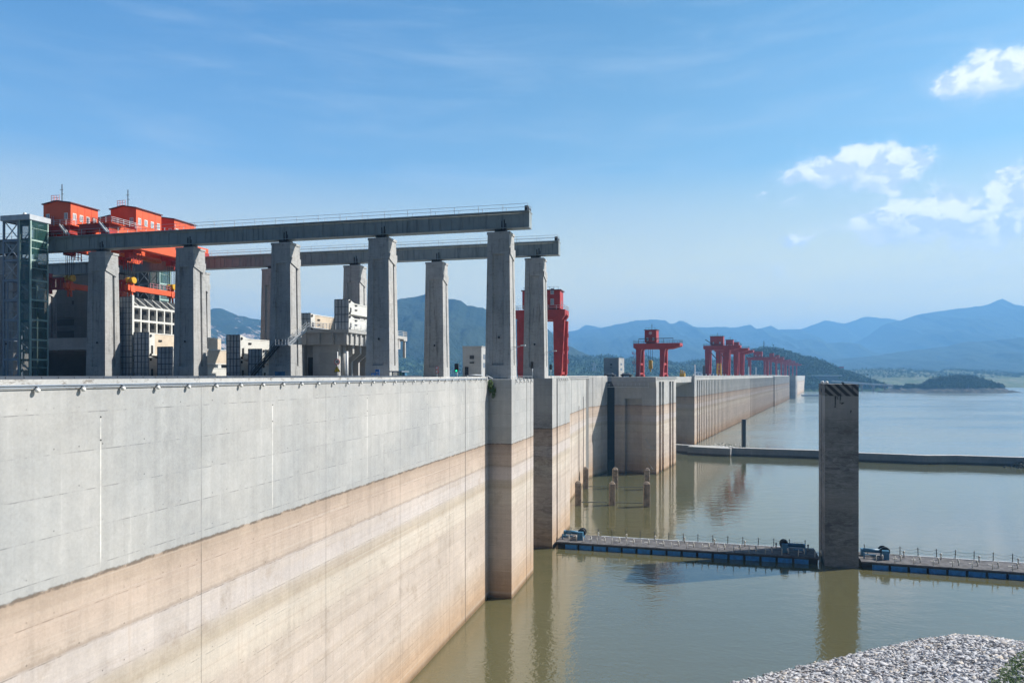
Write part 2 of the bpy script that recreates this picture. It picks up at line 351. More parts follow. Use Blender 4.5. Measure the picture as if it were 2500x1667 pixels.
# ------------------------------------------------------------------ mesh helpers and frames
class MB:
    def __init__(s): s.v = []; s.f = []; s.sm = []
    def add(s, vs, fs, smooth=False):
        o = len(s.v); s.v += [tuple(v) for v in vs]; s.f += [tuple(i+o for i in f) for f in fs]; s.sm += [smooth]*len(fs); return s
    def box(s, x0, x1, y0, y1, z0, z1):
        x0, x1 = min(x0, x1), max(x0, x1); y0, y1 = min(y0, y1), max(y0, y1)
        return s.loft([(x0, y0), (x1, y0), (x1, y1), (x0, y1)], z0, [(x0, y0), (x1, y0), (x1, y1), (x0, y1)], z1)
    def prism(s, poly, z0, z1): return s.loft(poly, z0, poly, z1)
    def loft(s, pa, z0, pb, z1):
        a = sum(pa[i][0]*pa[(i+1) % len(pa)][1]-pa[(i+1) % len(pa)][0]*pa[i][1] for i in range(len(pa)))
        if a < 0: pa = pa[::-1]; pb = pb[::-1]
        n = len(pa)
        vs = [(x, y, z0) for x, y in pa]+[(x, y, z1) for x, y in pb]
        fs = [tuple(range(n-1, -1, -1)), tuple(range(n, 2*n))]+[(i, (i+1) % n, n+(i+1) % n, n+i) for i in range(n)]
        return s.add(vs, fs)
    def xprism(s, prof, x0, x1):     # profile in (y, z) pushed along x
        n = len(prof); a = sum(prof[i][0]*prof[(i+1) % n][1]-prof[(i+1) % n][0]*prof[i][1] for i in range(n))
        if a < 0: prof = prof[::-1]
        vs = [(x0, y, z) for y, z in prof]+[(x1, y, z) for y, z in prof]
        return s.add(vs, [tuple(range(n-1, -1, -1)), tuple(range(n, 2*n))]+[(i, (i+1) % n, n+(i+1) % n, n+i) for i in range(n)])
    def yprism(s, prof, y0, y1):     # profile in (x, z) pushed along y
        n = len(prof); a = sum(prof[i][0]*prof[(i+1) % n][1]-prof[(i+1) % n][0]*prof[i][1] for i in range(n))
        if a > 0: prof = prof[::-1]
        vs = [(x, y0, z) for x, z in prof]+[(x, y1, z) for x, z in prof]
        return s.add(vs, [tuple(range(n-1, -1, -1)), tuple(range(n, 2*n))]+[(i, (i+1) % n, n+(i+1) % n, n+i) for i in range(n)])
    def bar(s, p, q, w, h=None, w2=None, h2=None):
        h = h or w; w2 = w2 or w; h2 = h2 or h
        p, q = Vector(p), Vector(q); d = (q-p)
        if d.length < 1e-6: return s
        d.normalize(); up = Vector((0, 0, 1)) if abs(d.z) < .95 else Vector((0, 1, 0))
        a = d.cross(up).normalized(); b = a.cross(d).normalized()
        vs = [p-a*w/2-b*h/2, p+a*w/2-b*h/2, p+a*w/2+b*h/2, p-a*w/2+b*h/2, q-a*w2/2-b*h2/2, q+a*w2/2-b*h2/2, q+a*w2/2+b*h2/2, q-a*w2/2+b*h2/2]
        return s.add(vs, [(0, 1, 2, 3), (7, 6, 5, 4), (4, 5, 1, 0), (5, 6, 2, 1), (6, 7, 3, 2), (7, 4, 0, 3)])
    def cyl(s, p, q, r, r2=None, n=12, smooth=True):
        r2 = r if r2 is None else r2; p, q = Vector(p), Vector(q); d = (q-p).normalized()
        up = Vector((0, 0, 1)) if abs(d.z) < .95 else Vector((0, 1, 0)); a = d.cross(up).normalized(); b = a.cross(d)
        vs = [p+(a*math.cos(2*math.pi*i/n)+b*math.sin(2*math.pi*i/n))*r for i in range(n)]+[q+(a*math.cos(2*math.pi*i/n)+b*math.sin(2*math.pi*i/n))*r2 for i in range(n)]
        s.add(vs, [(i, n+i, n+(i+1) % n, (i+1) % n) for i in range(n)], smooth)
        o = len(s.v)-2*n; s.f += [tuple(o+i for i in range(n)), tuple(o+2*n-1-i for i in range(n))]; s.sm += [False]*2; return s
    def ball(s, c, r, n=12, m=8, sz=1.0):
        vs = [(c[0], c[1], c[2]-r*sz)]; fs = []
        for j in range(1, m):
            ph = -math.pi/2+math.pi*j/m
            vs += [(c[0]+r*math.cos(ph)*math.cos(2*math.pi*i/n), c[1]+r*math.cos(ph)*math.sin(2*math.pi*i/n), c[2]+r*sz*math.sin(ph)) for i in range(n)]
        vs.append((c[0], c[1], c[2]+r*sz)); L = len(vs)-1
        fs += [(0, 1+(i+1) % n, 1+i) for i in range(n)]
        for j in range(m-2): fs += [(1+j*n+i, 1+j*n+(i+1) % n, 1+(j+1)*n+(i+1) % n, 1+(j+1)*n+i) for i in range(n)]
        fs += [(L, 1+(m-2)*n+i, 1+(m-2)*n+(i+1) % n) for i in range(n)]
        return s.add(vs, fs, True)
    def rail(s, pts, h=1.1, step=2.0, r=.05, mids=(.5,), z=None):     # handrail along a polyline
        for p, q in zip(pts[:-1], pts[1:]):
            p, q = Vector(p), Vector(q); L = (q-p).length; n = max(1, round(L/step))
            for i in range(n+1):
                a = p.lerp(q, i/n); s.bar(a, a+Vector((0, 0, h)), r*1.3)
            for k in (1.0,)+tuple(mids): s.bar(p+Vector((0, 0, h*k)), q+Vector((0, 0, h*k)), r)
        return s

def mesh_from(name, mb, off=(0, 0, 0)):
    me = bpy.data.meshes.new(name); me.from_pydata([(v[0]-off[0], v[1]-off[1], v[2]-off[2]) for v in mb.v], [], mb.f)
    me.polygons.foreach_set('use_smooth', mb.sm); me.update(); return me

FR = {'u': ((.9703, -.2420), (.2420, .9703), -math.atan2(.2420, .9703)),
      'm': ((.9138, -.4062), (.4062, .9138), -math.atan2(.4062, .9138)),
      'x': ((1, 0), (0, 1), 0.0)}
FR['t'] = ((.952, -.305), (.305, .952), -math.atan2(.305, .952))      # tower in the water
def wp(fr, x, y, z=0):
    N, U, a = FR[fr]; return Vector((x*N[0]+y*U[0], x*N[1]+y*U[1], z))
def setp(o, label, cat, group=None, kind='thing'):
    o['label'] = label; o['category'] = cat; o['kind'] = kind
    if group: o['group'] = group
class Th:
    """a thing: an Empty at its base; parts are given in the coordinates of frame fr"""
    def __init__(s, name, label, cat, fr, base, group=None):
        s.fr = fr; s.base = base
        o = bpy.data.objects.new(name, None); COL.objects.link(o); s.o = o
        o.location = wp(fr, *base); o.rotation_euler = (0, 0, FR[fr][2]); o.empty_display_size = 1
        setp(o, label, cat, group)
    def part(s, name, mb, m, parent=None, label=None):
        o = bpy.data.objects.new(name, mesh_from(name, mb, s.base)); COL.objects.link(o); o.data.materials.append(m)
        o.parent = parent or s.o
        if label: o['label'] = label
        return o
def solo(name, mb, m, fr, base, label, cat, group=None, kind='thing'):
    o = bpy.data.objects.new(name, mesh_from(name, mb, base)); COL.objects.link(o); o.data.materials.append(m)
    o.location = wp(fr, *base); o.rotation_euler = (0, 0, FR[fr][2])
    if kind == 'thing': setp(o, label, cat, group)
    else:
        o['kind'] = kind
        if label: o['label'] = label; o['category'] = cat
    return o
KIDS = {}
def copy_tree(o, parent=None):
    c = o.copy(); COL.objects.link(c); c.parent = parent
    for ch in [x for x in COL.objects if x.parent == o]: copy_tree(ch, c)
    return c
def dup(th, fr, base, label, group=None, rz=0.0, scale=None):
    o = th.o if isinstance(th, Th) else th
    c = copy_tree(o); c.location = wp(fr, *base); c.rotation_euler = (0, 0, FR[fr][2]+rz); c['label'] = label
    if group: c['group'] = group
    if scale: c.scale = scale
    return c
def at(x, y, D):      # world point seen in direction (x, y) of the photograph's 2500x1667 frame at depth D (survey use only)
    return Vector(((x-1250)/1780*D, D, EYE+(916-y)/1780*D))

# ------------------------------------------------------------------ ground, water, deck
def sheet(name, m, z, ext, kind='structure'):
    mb = MB(); mb.add([(-ext, -ext, z), (ext, -ext, z), (ext, ext, z), (-ext, ext, z)], [(0, 1, 2, 3)])
    return solo(name, mb, m, 'x', (0, 0, 0), None, None, kind=kind)
sheet('ground', M['bed'], -6.0, 30000)
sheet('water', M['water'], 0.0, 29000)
mb = MB(); mb.box(-230, -34.0, -60, 125.6, -5, 33.9)
solo('dam_deck', mb, M['deck'], 'u', (-100, 40, -5), None, None, kind='structure')
mb = MB(); mb.box(-230, -34.5, 143.6, 262, -5, 33.88)
solo('dam_deck', mb, M['deck'], 'u', (-100, 200, -5), None, None, kind='structure')
mb = MB(); mb.box(-222, -32.2, -60, 125.2, 33.904, 33.908)
solo('road', mb, M['asphalt'], 'u', (-100, 40, 33.9), None, None, kind='structure')

# ------------------------------------------------------------------ near wall
W0 = -31.15
th = Th('dam_wall', 'long pale concrete dam wall in the foreground, grey above and beige below its old waterline', 'dam wall', 'u', (W0, 40, 0))
mb = MB(); mb.box(-34.0, W0, -45, 109.8, -5, 34.02); th.part('wall_body', mb, M['near_wall'])
mb = MB(); mb.box(-31.95, -31.07, -45, 109.0, 34.02, 34.50); th.part('parapet', mb, M['parapet'])
mb = MB(); mb.box(-32.5, -31.97, -45, 83, 34.03, 34.66); [mb.ball((-31.97, -44+i*1.0, 34.59), .04, 8, 5) for i in range(127)]; th.part('guard_beam', mb, M['navy'])
mb = MB(); mb.cyl((-31.04, -45, 34.20), (-31.04, 108, 34.20), .035, n=8); mb.cyl((-31.06, -45, 34.09), (-31.06, 108, 34.09), .022, n=8)
th.part('pipe', mb, M['bluesteel'])
def drain(y, z):
    mb.cyl((W0-.02, y, z), (W0+.012, y, z), .05, n=8)
mb = MB()
for k in range(4):
    drain(32.9+16.6*k, 32.45); drain(32.9+16.6*k, 31.2)
th.part('drain_hole', mb, M['black'])
# gate-slot style joints at the far end of the wall
mb = MB(); mb.box(W0-.1, W0+.006, 97.7, 97.86, .1, 34.0); th.part('expansion_joint', mb, M['black'])

lamp = Th('wall_lamp', 'white globe lamp below the parapet of the long foreground wall', 'wall lamp', 'u', (W0, 28.8, 34.0), 'globe lamps along the foreground wall')
mb = MB(); mb.ball((W0+.20, 28.8, 33.97), .125, 14, 10); lamp.part('globe', mb, M['globe'])
mb = MB(); mb.cyl((W0, 28.8, 34.12), (W0+.20, 28.8, 34.12), .02, n=8); mb.cyl((W0+.20, 28.8, 34.07), (W0+.20, 28.8, 34.15), .06, n=10); mb.bar((W0+.02, 28.8, 34.05), (W0+.02, 28.8, 34.2), .08)
lamp.part('bracket', mb, M['bluesteel'])
for i in range(1, 30):
    y = 28.8+2.74*i
    if y < 109: dup(lamp, 'u', (W0, y, 34.0), lamp.o['label'])
for i in (-1, -2): dup(lamp, 'u', (W0, 28.8+2.74*i, 34.0), lamp.o['label'])
WB = -27.45
for i in range(5): dup(lamp, 'u', (WB, 112.4+2.74*i, 33.75), 'small globe lamp on the projecting pier right after the long wall', 'globe lamps on the first pier', scale=(1.3, 1.3, 1.6))
for i in range(5): dup(lamp, 'u', (-27.5, 150.5+2.6*i, 33.8), 'small globe lamp at the top of the second pier past the lock gap', 'globe lamps on the second pier', scale=(1.4, 1.4, 1.8))

# plain helper: a wall body with vertical slots on its right-hand face
def slotted(xl, xr, y0, y1, slots):          # slots: (y0, y1, depth); polygon in frame
    poly = [(xl, y0), (xr, y0)]
    for a, b_, d in slots: poly += [(xr, a), (xr-d, a), (xr-d, b_), (xr, b_)]
    poly += [(xr, y1), (xl, y1)]
    return poly
# pier B
th = Th('dam_pier', 'projecting square concrete pier at the end of the long foreground wall', 'pier', 'u', (WB, 115, 0))
mb = MB(); mb.prism(slotted(-60, WB, 109.8, 125.6, [(120.2, 120.45, .4), (123.4, 123.6, .3)]), -5, 34.0); th.part('pier_body', mb, M['concrete'])
mb = MB(); mb.prism(slotted(-60, WB, 109.8, 125.6, []), 34.0, 34.06); th.part('cap', mb, M['parapet'])
mb = MB(); mb.rail([(-31, 110.0, 34.06), (WB-.2, 110.0, 34.06), (WB-.2, 125.4, 34.06)], .45, 3, .04, ()); th.part('railing', mb, M['rail'])
# pier C
th = Th('dam_pier', 'dark streaked concrete pier on the far side of the lock gap', 'pier', 'u', (-27.5, 150, 0))
mb = MB(); mb.prism(slotted(-60, -27.5, 143.6, 165, [(148.3, 149.5, 1.6), (152.2, 152.4, .3), (158.5, 158.8, .35)]), -5, 34.1); th.part('pier_body', mb, M['concrete'])
mb = MB(); mb.box(-59.9, -27.53, 143.59, 143.6, -4.9, 34.05); th.part('stained_face', mb, M['pierc'])
mb = MB(); mb.rail([(-27.7, 143.8, 34.1), (-27.7, 164.8, 34.1)], .45, 3, .04, ()); th.part('railing', mb, M['rail'])
# wall D, slightly bent
def wl(p): return p
def ufrm(X, Y): N, U, a = FR['u']; return (X*N[0]+Y*N[1], X*U[0]+Y*U[1])
th = Th('dam_wall', 'tall bent concrete wall between the second pier and the deep intake block', 'dam wall', 'u', (-33, 200, 0))
pts = [(-33.3, 165), ufrm(15.5, 199), ufrm(25.6, 246), ufrm(29.5, 252.6), ufrm(34.3, 262.3)]
face = []
for (a, b_), cuts in zip(zip(pts[:-1], pts[1:]), ((.3, .6), (.12, .42, .70), (.5,), (.45,))):
    a, b_ = Vector(a), Vector(b_); d = (b_-a).normalized(); nrm = Vector((d.y, -d.x)); face.append(tuple(a))
    for c_ in cuts:
        p = a.lerp(b_, c_); face += [tuple(p), tuple(p-nrm*.35), tuple(p-nrm*.35+d*.4), tuple(p+d*.4)]
face.append(tuple(pts[-1]))
mb = MB(); mb.prism([(-60, 165)]+face+[(-60, 258)], -5, 34.05); th.part('wall_body', mb, M['concrete'])
mb = MB(); mb.prism([(p[0]-.9, p[1]) for p in pts]+[(p[0]-.1, p[1]) for p in pts[::-1]], 34.05, 34.55); th.part('parapet', mb, M['parapet'])
for i in range(24):
    f = i/23; seg = Vector(pts[1]).lerp(Vector(pts[2]), f); dup(lamp, 'u', (seg.x, seg.y, 33.8), 'tiny lamp under the parapet of the bent wall before the intake block', 'lamps along the bent wall', scale=(1.6, 1.6, 2.4))
mb = MB(); a = Vector(pts[1]).lerp(Vector(pts[2]), .45)
mb.cyl((a.x+.2, a.y, 2), (a.x+.2, a.y, 25.5), .08, n=8); mb.cyl((a.x+.2, a.y+9, 3), (a.x+.2, a.y+9, 28), .08, n=8)
th.part('pipe', mb, M['dark'])

# block E
th = Th('intake_block', 'massive concrete intake block with recessed front and four dark vertical side slots', 'dam block', 'm', (-66, 270, 0))
mb = MB()
front = [(-72.7, 254.3), (-69.0, 254.3), (-69.0, 256.8), (-62.7, 256.8), (-62.7, 254.3)]
side = slotted(-72.7, -57.6, 254.3, 288.5, [(258.3, 262.0, 2.2), (263.2, 266.6, 2.2), (275.8, 279.2, 2.2), (281.0, 283.9, 2.2)])[1:-1]
body = front+side+[(-57.6, 288.5), (-72.7, 288.5)]
mb.prism(body, -5, 26.4)
body2 = [(-72.7, 254.3)]+side+[(-57.6, 288.5), (-72.7, 288.5)]
mb.prism(body2, 26.4, 30.2)
th.part('block_body', mb, M['concrete'])
s2 = slotted(-72.7, -57.6, 254.3, 288.5, [(258.3, 262.0, 2.2), (263.2, 266.6, 2.2), (275.8, 279.2, 2.2), (281.0, 283.9, 2.2)])[1:-1]
mb = MB()
lo = [(-72.7, 254.3)]+s2+[(-57.6, 288.5), (-72.7, 288.5)]
hi = [(-73.6, 253.4), (-57.6, 253.4)]+s2[1:]+[(-57.6, 288.5), (-73.6, 288.5)]
mb.loft(lo, 30.2, hi, 32.4); mb.prism([(-73.6, 253.4), (-57.6, 253.4), (-57.6, 288.5), (-95, 288.5), (-95, 262.5), (-73.6, 258)], 32.4, 34.1)
th.part('crest_slab', mb, M['concrete'])
mb = MB()
mb.rail([(-76, 252.6, 30.6), (-72.5, 252.6, 30.9), (-60, 252.6, 30.9)], 1.0, 1.6, .07, (.5,)); th.part('railing', mb, M['rail'])
mb = MB(); mb.box(-76, -60, 252.4, 253.4, 30.45, 30.6); th.part('walkway', mb, M['rail'])
for i in range(20): dup(lamp, 'm', (-57.6, 255+i*1.7, 33.6), 'tiny lamp above the dark slots of the intake block', 'lamps along the intake block', scale=(1.8, 1.8, 2.6))
def bracket(q, z):
    mb = MB(); mb.bar((q, 253.9, z+3.2), (q+2.6, 252.9, z), .10); mb.bar((q+.2, 253.9, z), (q+3.2, 252.9, z), .10); mb.bar((q, 253.9, z+3.3), (q+.9, 253.4, z+3.3), .10); return mb
th.part('ladder_bracket', bracket(-61.5, 9.2), M['gate_grey']); th.part('ladder_bracket', bracket(-61.2, 2.0), M['gate_grey'])

# recess between E and the powerhouse intakes
th = Th('dam_section', 'recessed dark dam section between the slotted intake block and the ribbed dam face', 'dam section', 'm', (-80, 328, 0))
mb = MB(); mb.box(-105, -82, 288.5, 368.6, -5, 34); th.part('wall_body', mb, M['concrete'])
mb = MB(); mb.box(-95, -72.8, 284, 285.5, -4, 32.3); [mb.box(-95, -72.8, 283.6, 284, z, z+.5) for z in range(0, 32, 4)]; th.part('slot_shade_panel', mb, M['dark'])  # added dark panel standing for the deep shade inside the slot
mb = MB(); mb.yprism([(-105, 34.0), (-65.5, 34.0), (-65.5, 31.4), (-70.5, 29.8), (-82, 24), (-105, 24)], 288.51, 368.59); th.part('crest_slab', mb, M['crest'])

# ribbed powerhouse dam
QF = -64.5; PITCH = 8.6
th = Th('dam', 'long straight dam face of many vertical concrete ribs running into the distance', 'dam', 'm', (QF, 380, 0))
mb = MB(); mb.box(-105, QF-2.6, 368.6, 1150, -5, 33.9); th.part('dam_body', mb, M['far_dam'])
mb = MB(); mb.box(QF-1.7, QF+.05, 372.5, 867.5, 32.3, 33.95); mb.box(QF-1.7, QF+.25, 368.6, 1150, 33.95, 34.5); th.part('crest_band', mb, M['crest'])
mb = MB(); mb.box(QF-9, QF+.4, 366.9, 371.0, -5, 33.9); th.part('end_pier', mb, M['concrete'])
ribm = MB(); ribm.box(QF-2.6, QF, 374.2, 376.1, -5, 32.3)
rib0 = th.part('rib', ribm, M['far_dam'])
for off in [5.6*i for i in range(1, 45)]+[252+9.8*i for i in range(25)]:
    c_ = rib0.copy(); COL.objects.link(c_); c_.parent = th.o; c_.location = (0, off, 0)
mb = MB(); mb.box(QF-2.6, -63.2, 867.5, 1150, -5, 33.9); th.part('spillway_face', mb, M['far_dam'])
sp = MB(); sp.box(-63.2, -62.2, 869, 874.5, -5, 33.4); sp0 = th.part('spillway_pier', sp, M['far_dam'])
for i in range(1, 14):
    c_ = sp0.copy(); COL.objects.link(c_); c_.parent = th.o; c_.location = (0, i*20, 0)
mb = MB(); mb.box(-100, -54.4, 1150, 1200, -5, 34.2); th.part('dividing_pier', mb, M['tower'])
mb = MB(); mb.box(-100, -62.5, 1200, 1735, -5, 34.0); th.part('far_section', mb, M['far_dam'])
mb = MB(); mb.bar((QF-1.0, 372, 34.5), (QF-1.0, 372, 35.4), .5)
bl_ = solo('bollard', mb, M['white'], 'm', (QF-1.0, 372, 34.5), 'small white bollard on the crest edge above the ribbed dam face', 'bollard', 'white bollards along the far crest')
for i in range(1, 50): c_ = bl_.copy(); COL.objects.link(c_); c_.location = wp('m', QF-1.0, 372+i*13.0, 34.5)

# ------------------------------------------------------------------ crane runway: pillars and girders
PZ0, PZ1 = 33.9, 58.6
def pillar_poly(hx, hy, k, notch):
    if not notch: return [(-hx*k, -hy*k), (hx*k, -hy*k), (hx*k, hy*k), (-hx*k, hy*k)]
    a, d, b_, e = 1.02, .34, .26, .42; X, Y = hx*k, hy*k; o = .38
    return [(-X, -Y), (-a, -Y), (-a+.1, -Y+d), (a-.1, -Y+d), (a, -Y), (X, -Y), (X, o-b_), (X-e, o-b_), (X-e, o+b_), (X, o+b_), (X, Y), (a, Y), (a-.1, Y-d), (-a+.1, Y-d), (-a, Y), (-X, Y), (-X, o+b_), (-X+e, o+b_), (-X+e, o-b_), (-X, o-b_)]
def make_pillar(name, label, w, s, grp):
    th = Th(name, label, 'pillar', 'u', (w, s, PZ0), grp)
    def k(z): return 1-.17*(z-PZ0)/(PZ1-PZ0)
    def P_(z, n): return [(x+w, y+s) for x, y in pillar_poly(2.25, 2.0, k(z), n)]
    mb = MB()
    for z0, z1, nt in ((PZ0, 36.4, False), (36.4, 54.9, True), (54.9, 58.2, False)): mb.loft(P_(z0, nt), z0, P_(z1, nt), z1)
    X = 2.25*.83; Y = 2.0*.83
    mb.xprism([(s-Y+.0, 54.9), (s-Y, 55.9), (s+Y, 55.9), (s+Y, 54.9), (s+Y-.6, 54.0), (s+.9, 54.0)], w+X-.05, w+X+.24)
    mb.box(w-X-.12, w+X+.12, s-Y-.06, s+Y+.12, 58.2, PZ1)
    th.part('shaft', mb, M['pillar'])
    mb = MB(); mb.box(w-.9, w+.9, s-.8, s+.9, PZ1, 59.3); th.part('bearing', mb, M['dark'])
    mb = MB(); mb.cyl((w+.95, s-1.35, 58.7), (w+.95, s-1.35, 60.6), .10, n=8); mb.cyl((w+.5, s-1.35, 58.7), (w+.5, s-1.35, 60.4), .10, n=8); mb.bar((w+1.2, s-1.3, 58.8), (w+1.2, s-1.3, 60.0), .16)
    th.part('tie_rod', mb, M['black'])
    mb = MB(); mb.ball((w+.1, s-1.72, 41.0), .2, 8, 6); mb.ball((w+1.95, s-.3, 41.0), .2, 8, 6); th.part('floodlight', mb, M['black'])
    return th
rows = [('first row', 119.0), ('second row', 147.0)]
ws = [-31.6, -53.2, -72.2, -92.3, -112.0, -134.0, -156.0]
pl = ['nearest the lock gap', 'second from the open end', 'third from the end, beside the steel stair', 'fourth from the open end', 'fifth from the open end', 'behind the glass lift tower', 'far left behind the towers']
first = None
for rn, s in rows:
    for w, d in zip(ws, pl):
        lab = 'tapered concrete crane pillar in the %s, %s' % (rn, d)
        if rn == 'second row': lab = 'tapered concrete pillar of the second, farther row, %s' % d.replace(', beside the steel stair', '').replace('glass lift tower', 'dark building')
        grp = 'concrete pillars carrying the crane girders'
        if first is None: first = make_pillar('crane_pillar', lab, w, s, grp)
        else: dup(first, 'u', (w, s, PZ0), lab, grp)

def girder(s, label, ends):
    th = Th('crane_girder', label, 'girder', 'u', (-90, s, 59.3), 'crane girders on the pillars')
    x1 = ends
    mb = MB(); mb.box(-175, x1, s-.95, s+.95, 59.3, 61.72); th.part('box_beam', mb, M['steel'])
    mb = MB(); mb.box(-175, x1+.05, s-1.35, s+1.35, 61.72, 61.92); mb.box(-175, x1-.02, s-1.1, s+1.1, 59.16, 59.3); th.part('flange', mb, M['steel'])
    mb = MB()
    for i in range(74):
        x = -174+i*2.0
        mb.bar((x, s-.99, 59.35), (x, s-.99, 61.7), .05, .09)
    mb.cyl((-175, s-1.1, 61.5), (x1-.3, s-1.1, 61.5), .06, n=6)
    th.part('web_stiffener', mb, M['steel'])
    mb = MB(); mb.rail([(-175, s-1.2, 61.92), (x1-.2, s-1.2, 61.92)], 1.15, 4.2, .05, (.5,)); mb.rail([(-175, s+1.2, 61.92), (x1-.2, s+1.2, 61.92)], 1.15, 4.2, .05, (.5,))
    th.part('railing', mb, M['rail'])
    mb = MB(); mb.bar((-175, s, 62.0), (x1-.6, s, 62.0), .15); th.part('track', mb, M['dark'])
    mb = MB(); mb.box(x1-.9, x1-.3, s-.5, s+.4, 61.92, 62.9); mb.box(x1-.5, x1-.1, s-.9, s+.7, 61.92, 62.5); th.part('end_buffer', mb, M['dark'])
    return th
girder(118.6, 'nearer long grey steel crane girder with a railing, highest line across the pillars', -26.4)
girder(146.6, 'farther long grey steel crane girder, passing behind the nearer pillars', -26.6)

# ------------------------------------------------------------------ orange bridge cranes on the girders
def window(th, par, x, y, z, w, h, face, m_frame='white'):
    mb = MB(); q = MB()
    if face == 'y':
        mb.box(x-w/2, x+w/2, y-.06, y, z, z+h); q.box(x-w/2+.15, x-.08, y-.085, y-.06, z+.15, z+h-.15); q.box(x+.08, x+w/2-.15, y-.085, y-.06, z+.15, z+h-.15)
    else:
        mb.box(x, x+.06, y-w/2, y+w/2, z, z+h); q.box(x+.06, x+.085, y-w/2+.15, y-.08, z+.15, z+h-.15); q.box(x+.06, x+.085, y+.08, y+w/2-.15, z+.15, z+h-.15)
    f = th.part('window', mb, M[m_frame], par); th.part('pane', q, M['pane'], f)
def house(th, x0, x1, y0, y1, z0, z1, ridge, wins_side, wins_front, wz, m='orange'):
    mb = MB(); xm = (x0+x1)/2
    mb.yprism([(x0, z0), (x1, z0), (x1, z1), (xm, z1+ridge), (x0, z1)], y0, y1)
    h = th.part('machine_house', mb, M[m])
    mb = MB(); mb.yprism([(x0-.25, z1+.0), (xm, z1+ridge), (x1+.25, z1+.0), (x1+.25, z1+.2), (xm, z1+ridge+.2), (x0-.25, z1+.2)], y0-.25, y1+.25); th.part('roof', mb, M['roof_dark'], h)
    mb = MB()
    for k in range(1, 4): yy = y0+(y1-y0)*k/4; mb.box(x1, x1+.02, yy-.02, yy+.02, z0, z1-.02)
    th.part('panel_joint', mb, M['red'], h)
    for yy in wins_side: window(th, h, x1, yy, wz, .85, 1.35, 'x')
    for xx in wins_front: window(th, h, xx, y0, wz, .85, 1.35, 'y')
    return h
def antenna(th, x, y, z, h):
    mb = MB(); mb.bar((x, y, z), (x, y, z+h), .12); mb.bar((x-.5, y, z+h*.7), (x+.3, y, z+h*.7), .07); mb.bar((x-.2, y, z+h*.45), (x+.4, y, z+h*.45), .07); th.part('antenna', mb, M['dark'])
    mb = MB(); mb.rail([(x-2.6, y, z), (x-.6, y, z)], 1.5, .7, .06, (.33, .66)); mb.rail([(x-2.6, y+1.5, z), (x-2.6, y, z)], 1.5, .7, .06, (.33, .66)); th.part('roof_rail', mb, M['pinkrail'])
